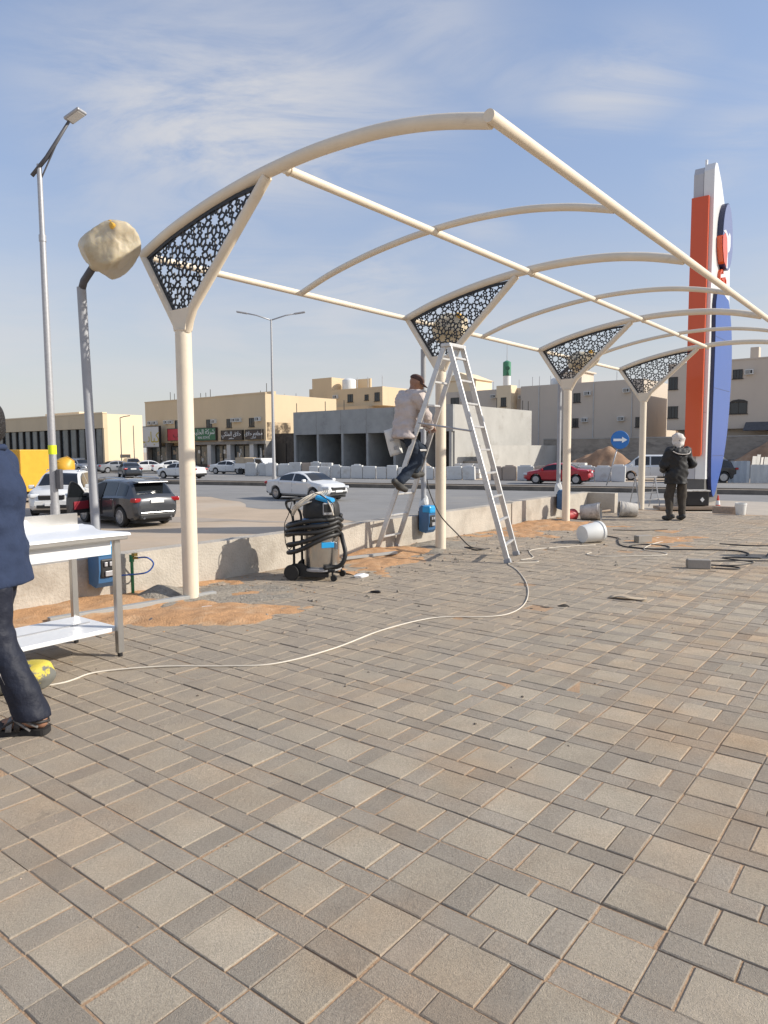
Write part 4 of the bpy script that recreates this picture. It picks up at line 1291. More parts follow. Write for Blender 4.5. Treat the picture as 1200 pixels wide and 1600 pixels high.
        for (x0, x1) in S['side'][-2:]:
            b = MB(); b.cbox((x0 + .12, sd * (interp(S['w'], x0) + .012), interp(S['zb'], x0) - .10), (.2, .03, .035), .01); b.build('door_handle', 'chrome' if kind != 'sedan' else pt, root)
            xx = x0 - .05; rg = sect(xx)
            b = MB(); b.add([(xx - .006, sd * (rg[3][0] + .003), .42), (xx + .006, sd * (rg[3][0] + .003), .42), (xx + .006, sd * (rg[4][0] + .004), rg[4][1]), (xx - .006, sd * (rg[4][0] + .004), rg[4][1])], [(0, 1, 2, 3) if sd < 0 else (3, 2, 1, 0)])
            b.build('door_gap', 'trim', root)
    b = MB(); b.cbox((L / 2 - .05, 0, zl - .08), (.14, .9, .17), .03); b.cbox((L / 2 - .06, 0, .42), (.15, 1.05, .13), .03); b.build('grille', 'trim', root)
    b = MB(); b.cbox((L / 2 - .015, 0, zl - .01), (.12, .8, .03), .01); b.build('grille_bar', 'chrome', root)
    zp = .84 if kind == 'sedan' else .93
    b = MB(); b.cbox((-L / 2 + .0, 0, zp), (.05, .50, .13), .008); b.build('number_plate', 'plate', root)
    b = MB(); b.cbox((L / 2 + .02, 0, .50), (.03, .46, .11), .008); b.build('number_plate', 'plate', root)
    b = MB(); b.cbox((-L / 2 + .09, 0, .40), (.22, 1.35, .20), .05); b.build('rear_bumper_trim', 'trim', root)
    if kind == 'suv':
        b = MB(); b.cbox((-L / 2 + .06, 0, .53), (.2, 1.3, .05), .02); b.build('bumper_strip', 'chrome', root)
        for sd in (1, -1):
            b = MB(); b.tube([(-1.5, sd * .60, 1.69), (-1.2, sd * .62, 1.735), (.0, sd * .62, 1.735), (.3, sd * .60, 1.68)], .018, 8); b.build('roof_rail', 'chrome', root, smooth=True)
            b = MB(); b.cyl((-L / 2 - .02, sd * .52, .36), (-L / 2 + .15, sd * .52, .36), .05, n=12); b.build('exhaust', 'chrome', root)
        b = MB(); b.cbox((-1.92, 0, 1.60), (.42, 1.15, .04), .015, Matrix.Rotation(-.05, 3, 'Y')); b.build('roof_spoiler', pt, root)
    # wheels
    for wx in S['wx']:
        for sd in (1, -1):
            yw = sd * (interp(S['w'], wx) - .115)
            mt = Matrix.Rotation(R(-90) * sd, 3, 'X')
            if wx > 0: mt = Matrix.Rotation(wheel_turn, 3, 'Z') @ mt
            b = MB(); b.lathe([(r * .66, -.10), (r * .93, -.10), (r, -.06), (r, .06), (r * .93, .10), (r * .66, .10), (r * .64, .05), (0.001, .05)], 28, (wx, yw, r), mt)
            wh = b.build('wheel', 'rubber', root, smooth=True, angle=40)
            b = MB(); b.lathe([(r * .66, .075), (r * .66, .102), (r * .60, .106), (r * .57, .06)], 28, (wx, yw, r), mt)
            b.lathe([(r * .14, .06), (r * .14, .10), (0.001, .105)], 12, (wx, yw, r), mt)
            for k in range(10):
                a_ = 2 * math.pi * k / 10 + .3
                b.box(Vector((wx, yw, r)) + mt @ Vector((math.cos(a_) * r * .36, math.sin(a_) * r * .36, .088)), (r * .5, r * .085, .02), mtx=mt @ Matrix.Rotation(a_, 3, 'Z'))
            b.build('rim', 'rim', wh, smooth=True, angle=30)
    if opened:
        # swung driver's door: black sheet as cabin shade on the flank, and the leaf
        x0, x1 = -.12, 1.0
        b = MB(); vs = []
        for i in range(9):
            x = x0 + (x1 - x0) * i / 8; rg = sect(x)
            vs += [(x, rg[2][0] + .012, .40), (x, rg[3][0] + .012, rg[3][1]), (x, rg[4][0] + .014, rg[4][1])] + [at(x, .9, 1, .012)]
        b.add(vs, [(i * 4 + j, i * 4 + j + 1, (i + 1) * 4 + j + 1, (i + 1) * 4 + j) for i in range(8) for j in range(3)]); b.build('opening_shade', 'trim', root)
        hinge = Vector((1.02, .93, 0)); mt = Matrix.Rotation(R(-62), 3, 'Z')
        def dv(x, y, z): return hinge + mt @ Vector((x, y, z))
        out = [(0, .42), (-1.08, .42), (-1.12, .75), (-1.10, 1.04), (0, .98)]
        b = MB(); b.add([dv(x, 0, z) for x, z in out] + [dv(x, -.12, z) for x, z in out], [(0, 1, 2, 3, 4), (9, 8, 7, 6, 5)] + [(i, 5 + i, 5 + (i + 1) % 5, (i + 1) % 5) for i in range(5)])
        dr = b.build('open_door', pt, root)
        dr['label'] = 'front door swung wide open'
        up = [dv(-.02, -.05, .98), dv(-.42, -.08, 1.38), dv(-.72, -.1, 1.55), dv(-1.0, -.1, 1.57), dv(-1.10, -.06, 1.04)]
        b = MB(); b.tube(catmull(up, 4), .022, 8); b.build('window_frame', 'trim', dr, smooth=True)
        b = MB(); b.add(up, [(0, 1, 2, 3, 4)]); b.build('door_glass', 'carglass', dr)
        b = MB(); b.cbox(dv(-.5, -.15, .72), (.8, .05, .30), .02, mt); b.build('door_card', 'seat_red', dr)
        b = MB(); b.cbox(dv(-.12, .12, 1.07), (.12, .22, .15), .04, mt); b.build('wing_mirror', pt, dr)
    return root

make_car('suv', 'dark grey crossover car with its front door wide open on the sandy lot', 'car', 'p_grey', (-8.85, 24.2), R(138), opened=True).scale = (.92, .92, .9)
make_car('suv', 'white SUV facing the forecourt behind the open car door', 'car', 'p_white', (-12.7, 28.4), R(-78))
make_car('sedan', 'white sedan driving along the near carriageway', 'car', 'p_white', (-3.85, 35.4), R(-42)).scale = (1, 1, .96)
make_car('sedan', 'red sedan with dark windows on the far carriageway', 'car', 'p_red', (12.2, 49.9), R(155))
make_car('van', 'white passenger van behind the sheet hoarding', 'van', 'p_white', (20.6, 54.6), R(163))
make_car('suv', 'black SUV stopped beside the white van', 'car', 'p_black', (22.4, 50.6), R(172))
make_car('sedan', 'dark blue grey sedan seen from behind crossing towards the showroom', 'car', 'p_dark', (-24.2, 68.0), R(118))
make_car('sedan', 'white sedan on the far carriageway behind the first column', 'car', 'p_white', (-18.2, 64.2), R(155))
PK = 'white cars parked before the shops'
make_car('sedan', 'white sedan parked under the pale kebab sign', 'car', 'p_white', (-27.0, 82.0), R(25), PK)
make_car('sedan', 'white sedan parked under the red shop sign', 'car', 'p_white', (-23.6, 80.0), R(22), PK)
make_car('sedan', 'white sedan parked before the green shop sign', 'car', 'p_white', (-16.4, 76.5), R(-20))
make_car('suv', 'silver SUV parked at the end of the row by the sunlit end wall', 'car', 'p_silver', (-30.8, 87.5), R(-60))
make_car('sedan', 'silver sedan parked between the dark sedan and the silver SUV', 'car', 'p_silver', (-31.0, 83.0), R(40))
make_car('suv', 'silver SUV parked in front of the showroom glass', 'car', 'p_silver', (-34.8, 81.5), R(-35))
make_car('suv', 'dark SUV parked before the showroom glass', 'car', 'p_dark', (-37.8, 83.5), R(-35))
# pickup with timber crates
t = thing('pickup_truck', 'white pickup truck loaded with timber boards before the shops', 'truck', (-13.0, 74.0, GZ), R(-35))
b = MB(); b.prism([(0.2, .55), (1.9, .5), (2.5, .6), (2.5, .95), (1.75, 1.05), (1.2, 1.68), (.25, 1.7)], -.85, .85, Matrix(((1, 0, 0), (0, 0, 1), (0, 1, 0)))); b.build('cab', 'p_white', t)
b = MB(); b.bx(-2.6, .15, -.9, .9, .6, .75); b.bx(-2.6, .15, .85, .9, .75, 1.15); b.bx(-2.6, .15, -.9, -.85, .75, 1.15); b.build('bed', 'p_white', t)
b = MB(); b.bx(-2.5, -1.1, -.82, .82, .76, 1.75); b.bx(-1.05, .1, -.82, .82, .76, 1.7); b.build('timber_load', 'cardboard', t)
for sd in (1, -1):
    b = MB(); b.add([(.4, sd * .856, 1.1), (1.5, sd * .856, 1.1), (1.15, sd * .856, 1.58), (.4, sd * .856, 1.6)], [(0, 1, 2, 3) if sd < 0 else (3, 2, 1, 0)]); b.build('side_window', 'carglass', t)
    for wx in (-1.7, 1.6):
        b = MB(); b.lathe([(.2, -.1), (.36, -.1), (.36, .1), (.2, .1), (.001, .06)], 20, (wx, sd * .8, .36), Matrix.Rotation(R(-90) * sd, 3, 'X')); b.build('wheel', 'rubber', t, smooth=True, angle=40)
# yellow site plant on the lot
t = thing('site_container', 'yellow steel site container on the sandy lot', 'container', (-18.6, 35.2, GZ), R(-20))
b = MB(); b.cbox((0, 0, 1.55), (4.2, 2.2, 2.0), .05); b.build('body', 'yellow', t)
b = MB(); b.bx(-1.9, 1.9, -.9, .9, .25, .55); b.build('skid', 'trim', t)
for x in (-1.2, 1.2):
    for y in (-.95, .95):
        b = MB(); b.lathe([(.12, -.1), (.3, -.1), (.3, .1), (.12, .1)], 18, (x, y, .3), Matrix.Rotation(R(90), 3, 'X')); b.build('wheel', 'rubber', t, smooth=True, angle=40)
for x in (-.7, .7):
    b = MB(); b.cbox((x, -1.12, 1.6), (1.1, .03, 1.6), .01); b.build('hatch', 'yellow', t)
b = MB(); b.cbox((1.55, -1.13, 2.2), (.18, .08, .3), .02); b.build('latch', 'trim', t)
t = thing('concrete_mixer', 'yellow drum concrete mixer behind the site container', 'concrete mixer', (-18.6, 41.5, GZ), R(20))
t.scale = (.66,) * 3
mtm = Matrix.Rotation(R(35), 3, 'Y')
b = MB(); b.lathe([(.25, -1.0), (.75, -.62), (.92, -.1), (.92, .2), (.72, .6), (.40, 1.0), (.42, 1.05)], 26, (0, 0, 2.25), mtm); b.build('drum', 'yellow', t, smooth=True, angle=40)
b = MB()
for k in range(9):
    a_ = k * .5
    p0 = mtm @ Vector((math.cos(a_) * .94, math.sin(a_) * .94, -.1 + .05 * k)); b.cbox(Vector((0, 0, 2.25)) + p0, (.1, .1, .1), .02)
b.build('drum_ring', 'yellow', t)
b = MB(); b.bx(-.9, .9, -.55, -.45, .5, 1.6); b.bx(-.9, .9, .45, .55, .5, 1.6); b.bx(-1.1, 1.1, -.6, .6, .45, .6); b.build('frame', 'yellow', t)
for sd in (1, -1):
    b = MB(); b.lathe([(.1, -.08), (.35, -.08), (.35, .08), (.1, .08)], 18, (0, sd * .75, .35), Matrix.Rotation(R(90), 3, 'X')); b.build('wheel', 'rubber', t, smooth=True, angle=40)
b = MB(); b.cbox((-1.5, 0, 1.7), (1.0, .9, .9), .1); b.build('engine_cover', 'yellow', t)

# ================================================================== ROUND ARROW SIGN
t = thing('direction_sign', 'leaning round blue sign with white right arrow on the median', 'road sign', (14.25, 45.5, GZ + .12), R(-3))
tl = Matrix.Rotation(R(15), 3, 'Y') 
def tv(x, y, z): return tl @ Vector((x, y, z))
b = MB(); b.cyl(tv(0, .06, -.05), tv(0, .06, 2.75), .04, n=10); b.build('post', 'galv', t, smooth=True)
mt = tl @ Matrix.Rotation(R(90), 3, 'X')
b = MB(); b.lathe([(.56, 0), (.58, .02), (.56, .04)], 40, tv(0, .03, 2.95), mt); o = b.build('disc', mat('road_sign_blue', (.02, .15, .45), .4), t, smooth=True, angle=40)
b = MB(); b.prism([(-.42, -.075), (.12, -.075), (.12, -.19), (.45, 0), (.12, .19), (.12, .075), (-.42, .075)], .042, .048, Matrix.Rotation(R(90), 3, 'X'), tv(0, .03, 2.95)); b.build('arrow', 'letter', o)

# ================================================================== PYLON SIGN
PY = thing('pylon_sign', 'tall white station pylon with orange spine and blue leaf panel', 'sign', P(15.98, .30), ROT)
PY.scale = (.84, .95, 1)
# local: x = E2 (thickness .60), y = E1 (width 2.3)
FX = Matrix(((0, 0, 1), (1, 0, 0), (0, 1, 0)))    # polygon (y,z) extruded along x
b = MB(); b.bx(.02, .58, .02, 1.5, -.05, .63); b.build('plinth', 'plinth', PY)
prof = [(0, .632), (.0, 8.62), (.10, 8.80), (.30, 8.83), (.75, 8.5), (1.25, 7.95), (1.75, 7.2), (2.05, 6.5), (2.15, 5.6), (2.1, 3.0), (1.55, .632)]
b = MB(); b.prism(prof, .30, .60, FX); b.build('white_blade', 'signwhite', PY)
b = MB(); b.prism([(y, z - (.06 if z > 8 else 0)) for y, z in prof], .0, .285, FX); b.build('white_blade', 'signgrey', PY)
b = MB(); b.prism([(.03, .64), (.03, 8.5), (1.4, 6.5), (1.4, .64)], .284, .301, FX); b.build('blade_joint', 'signgrey', PY)
op = [(.01, 1.3), (.05, 1.24), (.47, 1.24), (.51, 1.3), (.51, 7.95), (.01, 7.95)]
b = MB(); b.prism(op, -.14, -.002, Matrix(((1, 0, 0), (0, 0, 1), (0, 1, 0))), (-.02, 0, 0)); b.build('orange_spine', 'orange', PY)
leaf = [(.28, 5.55), (.24, 4.0), (.2, 2.0), (.22, .9), (.34, .35), (.62, .12), (1.05, .5), (1.6, 1.1), (2.0, 1.9), (2.22, 2.9), (2.28, 3.9), (2.1, 4.8), (1.7, 5.45), (1.5, 5.55)]
lv = [Vector((y, z, 0)) for y, z in leaf]
lc = [(p.x, p.y) for p in catmull(lv, 4, True)]
b = MB(); b.prism(lc, .604, .70, FX); o = b.build('leaf_edge', 'navyedge', PY)
b = MB(); b.prism([((y - 1.2) * .985 + 1.2, (z - 2.9) * .992 + 2.9) for y, z in lc], .701, .712, FX); b.build('blue_face', 'blue', o)
for z in (1.25, 3.05, 4.4):
    b = MB(); b.bx(.7125, .7145, .35 if z < 2 else .27, 1.55 if z < 2 else 2.1, z, z + .012); b.build('panel_seam', 'navyedge', o)
for z in (2.4, 4.2, 6.1):
    b = MB(); b.bx(.015, .575, -.004, .0, z, z + .012); b.build('panel_seam', 'signgrey', PY)
# raised emblem: blue and orange halves with a white map shape
cy_, cz_ = 1.05, 7.03
egg = [(cy_ + .62 * math.cos(t_) * (1.0 if math.sin(t_) < 0 else .92), cz_ + (.80 if math.sin(t_) < 0 else .95) * math.sin(t_)) for t_ in [i * math.pi / 20 for i in range(40)]]
b = MB(); b.prism(egg, .602, .76, FX); em = b.build('emblem_block', 'navyedge', PY)
b = MB(); b.prism([((y - cy_) * .97 + cy_, (z - cz_) * .97 + cz_) for y, z in egg], .761, .772, FX); b.build('emblem_blue', mat('emblem_blue', (.16, .19, .34), .4), em)
orr = [(cy_ - .60, cz_ - .02), (cy_ - .58, cz_ - .32), (cy_ - .40, cz_ - .64), (cy_ - .12, cz_ - .74), (cy_ - .05, cz_ - .35), (cy_ - .14, cz_ + .02), (cy_ - .32, cz_ + .12)]
b = MB(); b.prism(orr, .7725, .786, FX); b.prism([(y - .04, z) for y, z in orr], .61, .76, FX); b.build('emblem_orange', 'orange', em)
mapw = [(cy_ - .56, cz_ + .12), (cy_ - .30, cz_ + .20), (cy_ + .02, cz_ + .10), (cy_ + .12, cz_ + .22), (cy_ + .26, cz_ + .16), (cy_ + .28, cz_ - .12), (cy_ + .18, cz_ - .26), (cy_ + .0, cz_ - .34), (cy_ + .02, cz_ - .74), (cy_ - .12, cz_ - .76), (cy_ - .04, cz_ - .35), (cy_ - .14, cz_ + .0), (cy_ - .3, cz_ + .1)]
b = MB(); b.prism(mapw, .7725, .782, FX); b.build('emblem_white', 'signwhite', em)
MT = Matrix.Translation((.64, 1.0, 6.0)) @ FX.to_4x4()
text_part('lettering', 'Go', .62, MT, 'orange', PY, .05)
b = MB(); b.cyl((.3, .2, 8.6), (.3, .2, 8.95), .04, n=8); b.build('lifting_eye', 'signwhite', PY)
b = MB(); b.prism([((y - cy_) * .9 + cy_, z) for y, z in egg], -.12, -.002, FX); b.build('emblem_block', 'navyedge', PY)
# ================================================================== LAMPS ON THE WALL
def bag_mesh(c, rad, seed, stretch=(1, 1, 1), mtx=None):
    r = np.random.RandomState(seed)
    bm = bmesh.new()
    bmesh.ops.create_icosphere(bm, subdivisions=5, radius=1)
    planes = []
    for _ in range(15):
        d = r.normal(size=3); d /= np.linalg.norm(d); planes.append((Vector(d), r.uniform(.76, 1.02)))
    s_ = SN(seed, (3.5, 8), .20); s3 = SN(seed + 7, (14, 30), .20)
    for v in bm.verts:
        d = v.co.normalized(); q = 1.12
        for pn, o in planes:
            k = d.dot(pn)
            if k > .05:
                o_ = o / k; h_ = max(0, min(1, .5 + .5 * (o_ - q) / .03)); q = o_ * (1 - h_) + q * h_ - .03 * h_ * (1 - h_)
        v.co = d * (q + float(s_(d.x, d.y, d.z)) * .3 - abs(float(s3(d.x * 1.6, d.y * .7, d.z * .6))) * .35)
    b = MB(); bm.verts.index_update()
    mt = mtx or Matrix.Identity(3)
    b.add([Vector(c) + mt @ Vector((v.co.x * rad[0], v.co.y * rad[1], v.co.z * rad[2])) for v in bm.verts], [[v.index for v in f.verts] for f in bm.faces])
    bm.free()
    return b
for k, (a, s, lb) in enumerate(((-.53, -.76, 'grey post lamp above the steel table, head bagged in yellowed plastic'),
                                (5.10, -.76, 'grey post lamp behind the ladder with bagged head'),
                                (10.25, -.78, 'grey post lamp behind the third column with bagged head'))):
    lp = thing('post_lamp', lb, 'post lamp', P(a, s, .437), ROT)
    lean = -.09 if k == 0 else 0
    top = Vector((lean, 0, 2.60))
    b = MB(); b.tube([(0, 0, 0), top * .5, top], .043, 16); b.build('pole', 'pole_grey', lp, smooth=True, angle=40)
    b = MB(); b.tube([top + Vector((0, 0, -.03)), top + Vector((.05, 0, .05)), top + Vector((.36, 0, .24))], .036, 12); b.build('arm', 'dark_grey', lp, smooth=True)
    b = MB(); b.cbox(top + Vector((.30, 0, .215)), (.16, .12, .06), .015, Matrix.Rotation(R(-30), 3, 'Y')); b.build('clamp', 'dark_grey', lp)
    b = bag_mesh(top + Vector((.50, 0, .26)), (.33, .22, .215), 11 + k, mtx=Matrix.Rotation(R(-14), 3, 'Y')); lh = MB(); lh.lathe([(.05, -.14), (.13, -.10), (.15, .02), (.09, .10), (.03, .13)], 16, top + Vector((.44, 0, .25)), Matrix.Rotation(R(25), 3, 'Y')); lh.build('lamp_head', 'dark_grey', lp, smooth=True)
    hw = b.build('head_wrap', 'bag', lp, smooth=True)
    b = MB(); b.lathe([(.05, 0), (.06, .03), (.10, .09), (.16, .16)], 14, top + Vector((.24, 0, .145)), Matrix.Rotation(R(52), 3, 'Y')); b.build('gathered_neck', 'bag', hw, smooth=True)
    b = MB(); b.cbox(top + Vector((.70, -.06, .43)), (.10, .10, .06), .02, Matrix.Rotation(R(40), 3, 'Y')); b.build('tape', mat('orange_tape', (.72, .42, .06), .4), hw)
    b = bag_mesh((0, 0, .08), (.12, .12, .12), 21 + k) if k == 0 else bag_mesh((0, 0, .14), (.075, .075, .16), 21 + k)
    b.build('foot_wrap', 'clearwrap' if k == 0 else 'white', lp, smooth=True, angle=15)
    # hose reel box below each lamp
    rb = thing('hose_reel', ('blue and black hose reel box on the wall behind the steel table', 'blue and black hose reel box on the wall beside the ladder', 'dark blue hose reel box on the wall behind the third column')[k], 'hose reel', P((-.60, 4.88, 9.95)[k], -.655), ROT)
    b = MB(); b.cbox((.02, 0, .36), (.05, .16, .30), .01); b.build('bracket', 'trim', rb)
    body = [(.0, .20), (.12, .17), (.17, .22), (.19, .34), (.19, .50), (.17, .565), (.04, .60), (0.0, .55)]
    FY = Matrix(((1, 0, 0), (0, 0, 1), (0, 1, 0)))
    b = MB(); b.prism([(x + .035, z) for x, z in body], -.11, .11, FY); b.build('case', 'bluebox', rb)
    b = MB(); b.cbox((.165, -.0, .535), (.16, .23, .12), .03); b.build('cover', 'cyan' if k < 2 else 'bluebox', rb)
    b = MB(); b.cbox((.20, -.02, .36), (.07, .15, .18), .015); b.build('control_panel', 'trim', rb)
    b = MB(); b.cbox((.245, -.05, .40), (.02, .03, .04), .004); b.cbox((.245, .0, .40), (.02, .03, .04), .004); b.cbox((.245, -.02, .31), (.02, .08, .05), .004); b.build('switch', 'galv', rb)
# tap standpipe
t = thing('standpipe', 'green standpipe with brass tap and blue hose loop at the wall', 'tap', P(-.27, -.58), ROT)
b = MB(); b.cyl((0, 0, -.02), (0, 0, .40), .016, n=10); b.cyl((0, 0, .36), (0, 0, .43), .024, n=10); b.build('pipe', 'green', t, smooth=True, angle=40)
b = MB(); b.cyl((0, 0, .40), (.06, .03, .40), .013, n=8); b.lathe([(.03, 0), (.03, .03)], 10, (.03, .015, .42)); b.build('tap', 'brass', t)
b = MB(); b.tube(catmull([(.05, .03, .40), (.12, .10, .40), (.13, .16, .33), (.10, .10, .25), (.03, -.06, .24), (.02, -.2, .25)], 6), .008, 8); b.build('hose', 'bluehose', t, smooth=True)

# ================================================================== STEEL TABLE
TL, TW_, TH_ = 1.9, .62, .885
tb = thing('steel_table', 'stainless steel work table with lower shelf and film covered top', 'table', P(-1.51, 1.19), ROT)
# local: x from the front edge back = -x ; length along -y
b = MB(); b.cbox((-TW_ / 2 + .03, -TL / 2 + .03, TH_ - .022), (TW_ + .06, TL + .06, .044), .006); b.build('tabletop', 'steel', tb)
b = MB(); b.bx(-TW_ - .005, -TW_ + .015, -TL + .02, .055, TH_ + .001, TH_ + .11); b.build('upstand', 'steel', tb)
b = MB(); b.bx(-.02, 0, -TL + .06, -.04, TH_ - .145, TH_ - .046); b.build('apron', 'film', tb)
b = MB(); b.bx(-TW_ + .05, -.05, -.03, -.01, TH_ - .145, TH_ - .046); b.build('apron', 'film', tb)
for x in (0, -TW_ + .02):
    for y in (0, -TL + .06):
        b = MB(); b.cbox((x - .0, y - .0, TH_ / 2 - .01), (.045, .045, TH_ - .075), .004); o = b.build('leg', 'steel', tb)
        b = MB(); b.cyl((x, y, 0), (x, y, .04), .018, n=10); b.build('foot', 'trim', o)
b = MB(); b.cbox((-TW_ / 2 + .01, -TL / 2 + .03, .195), (TW_ - .06, TL - .04, .03), .004); b.build('shelf', 'film', tb)
b = MB(); b.bx(-TW_ / 2, -TW_ / 2 + .015, -TL + .12, -.05, .212, .216); b.build('shelf_seam', 'galv', tb)
# crumpled film lying on the top
sn_f = SN(31, (6, 13, 24), .16)
b = MB(); nx, ny = 26, 60
for i in range(nx):
    for j in range(ny):
        x = -TW_ + .02 + (TW_ + .012) * i / (nx - 1); y = -TL + .05 + (TL - .0) * j / (ny - 1)
        e = max(0, (x + TW_ * .62) / .4 + float(sn_f(y * .4, 1, 0)) * 1.2)
        z = TH_ + .010 + abs(float(sn_f(x, y, 0))) * .14 * max(0, 1 - e)
        if i < 4: z = max(z, TH_ + .085 * (1 - i / 4.0) * (1 if y < -.35 + .1 * math.sin(y * 9) else .3))
        if i >= nx - 4:
            k_ = i - (nx - 4); ov = .004 + .010 * max(0, 1 + float(sn_f(y * .9, 3, 1)) * 6)
            x = (.045, .0625, .067, .068)[k_]; z = (TH_ + .006, TH_ + .002, TH_ - ov * .5, TH_ - ov)[k_]
        b.v.append((x, y + .05 * math.sin(x * 9), z))
for i in range(nx - 1):
    for j in range(ny - 1):
        b.f.append([i * ny + j, (i + 1) * ny + j, (i + 1) * ny + j + 1, i * ny + j + 1]); b.m.append(0)
o = b.build('plastic_film', 'film', None, smooth=True)
o.matrix_world = Matrix.Translation(P(-1.51, 1.19)) @ Matrix.Rotation(ROT, 4, 'Z')
tag(o, 'crumpled white plastic film lying on the steel table', 'plastic film')

# ================================================================== VACUUM CLEANER
vc = thing('vacuum_cleaner', 'large steel drum vacuum cleaner wrapped in its black hose', 'vacuum cleaner', (-.80, 8.10, 0), R(-14))
# local: x towards the right of the picture
b = MB(); b.lathe([(.185, .13), (.20, .16), (.20, .60), (.205, .62), (.205, .64)], 36, (.09, 0, 0)); b.build('drum', mat('polished_drum', (.55, .53, .50), .22, metal=.9, var=.06, vs=3), vc, smooth=True, angle=40)
b = MB(); b.lathe([(.215, .64), (.22, .68), (.20, .70)], 36, (.09, 0, 0)); b.build('blue_ring', 'bluebox', vc, smooth=True, angle=40)
b = MB(); b.lathe([(.205, .70), (.215, .74), (.205, .84), (.17, .91), (.10, .94), (.0, .945)], 32, (.09, 0, 0)); b.build('motor_head', 'rubber', vc, smooth=True, angle=45)
b = MB(); b.cbox((.17, -.10, .915), (.20, .16, .06), .025, Matrix.Rotation(.25, 3, 'Y')); b.build('blue_cap', 'cyan', vc)
b = MB(); b.cbox((.225, -.165, .81), (.12, .03, .14), .012, Matrix.Rotation(.55, 3, 'Z')); o = b.build('switch_panel', 'galv', vc)
b = MB(); b.cbox((.228, -.182, .82), (.085, .012, .09), .004, Matrix.Rotation(.55, 3, 'Z')); b.build('switch', 'trim', o)
mtb = Matrix.Rotation(R(38), 3, 'Z')
b = MB(); b.cbox((.09 + .203 * math.cos(R(-52)), .203 * math.sin(R(-52)), .405), (.15, .012, .062), .004, mtb); b.build('badge', 'cyan', vc)
for z in (.35, .56):
    b = MB(); b.cbox((.09 + .208 * math.cos(R(-20)), .208 * math.sin(R(-20)), z + .04), (.03, .04, .08), .006, Matrix.Rotation(R(-20), 3, 'Z')); b.build('clip', 'galv', vc)
b = MB(); b.lathe([(.21, .10), (.225, .11), (.225, .135), (.21, .14)], 32, (.09, 0, 0)); b.build('base_ring', 'galv', vc, smooth=True, angle=40)
FYv = Matrix(((1, 0, 0), (0, 0, 1), (0, 1, 0)))
for y in (-.19, .15):
    b = MB(); b.prism([(-.26, .05), (-.27, .12), (-.20, .185), (-.08, .185), (.06, .10), (.22, .085), (.22, .045), (-.05, .04)], y, y + .04, FYv); b.build('base_frame', 'rubber', vc)
b = MB(); b.bx(-.2, .2, -.15, .15, .075, .10); b.build('base_plate', 'rubber', vc)
for y in (-.215, .19):
    b = MB(); b.lathe([(.03, -.02), (.085, -.02), (.09, 0), (.085, .02), (.03, .02)], 24, (-.20, y, .09), Matrix.Rotation(R(90), 3, 'X')); b.build('wheel', 'rubber', vc, smooth=True, angle=40)
for y in (-.17, .16):
    b = MB(); b.cyl((.27, y, .05), (.27, y, .125), .012, n=8); b.lathe([(.01, -.018), (.036, -.018), (.036, .018), (.01, .018)], 16, (.285, y, .036), Matrix.Rotation(R(90), 3, 'X')); b.cbox((.24, y, .115), (.12, .03, .03), .006); b.build('caster', 'rubber', vc)
b = MB()
for y in (-.13, .13):
    b.tube(catmull([(-.20, y, .12), (-.20, y, .5), (-.21, y, .72), (-.27, y, .82), (-.28, y, .88), (-.22, y, .90)], 6), .015, 10)
b.tube([(-.22, -.13, .90), (-.22, .13, .90)], .017, 10); b.build('handle', 'rubber', vc, smooth=True)
def ring(cx, cy, rx, ry, z, tilt, n_, t0, t1, wob=.0, ph=0):
    out = []
    for i in range(n_ + 1):
        t_ = t0 + (t1 - t0) * i / n_
        out.append((cx + rx * math.cos(t_), cy + ry * math.sin(t_), z + tilt * math.cos(t_) + wob * math.sin(3 * t_ + ph)))
    return out
hp = []
for q, (z, tl_, rx, ry) in enumerate(((.66, .055, .31, .25), (.605, .06, .32, .26), (.55, .05, .315, .265), (.47, .10, .30, .27), (.40, .12, .30, .27))):
    hp += ring(.0 + .03 * q * 0, 0, rx, ry, z, tl_, 22, 0, 2 * math.pi, .012, q)[:-1]
hp = [(x, y, z - .0027 * 0) for x, y, z in hp]
hp += [(.31, .02, .52), (.36, -.06, .44), (.40, -.10, .32), (.385, -.12, .22), (.33, -.13, .165), (.26, -.14, .155), (.18, -.2, .15)]
cm = catmull(hp, 3)
rad = [.0245 + .002 * (i % 2) for i in range(len(cm))]
b = MB(); b.tube(cm, rad, 10); b.build('suction_hose', 'hose', vc, smooth=True)
b = MB()
for k in range(7):
    f = k / 6
    b.tube(catmull([(-.21 + .01 * k, -.12 - .005 * k, .70 + .02 * k), (-.18 + .03 * k, -.19, .82 + .01 * k), (-.05 + .03 * k, -.17 + .02 * k, .93), (.06 + .02 * k, -.03, .985 + .004 * k), (-.04, .12, .94), (-.18, .15 - .01 * k, .84)], 7), .0075, 6)
b.tube(catmull([(.1, -.06, .975), (.2, -.16, .93), (.26, -.18, .84), (.29, -.17, .74)], 6), .0075, 6)
b.build('power_cord', 'cable_w', vc, smooth=True)
b = MB(); b.tube(catmull([(-.21, -.14, .88), (-.25, -.15, .74), (-.30, -.15, .62), (-.29, -.15, .42), (-.25, -.15, .34), (-.2, -.15, .40)], 6), .005, 6); b.tube(catmull([(.05, -.1, .98), (.16, -.2, .96), (.3, -.2, .86), (.315, -.19, .68)], 6), .006, 6); b.build('thin_cord', 'cable_k', vc, smooth=True)

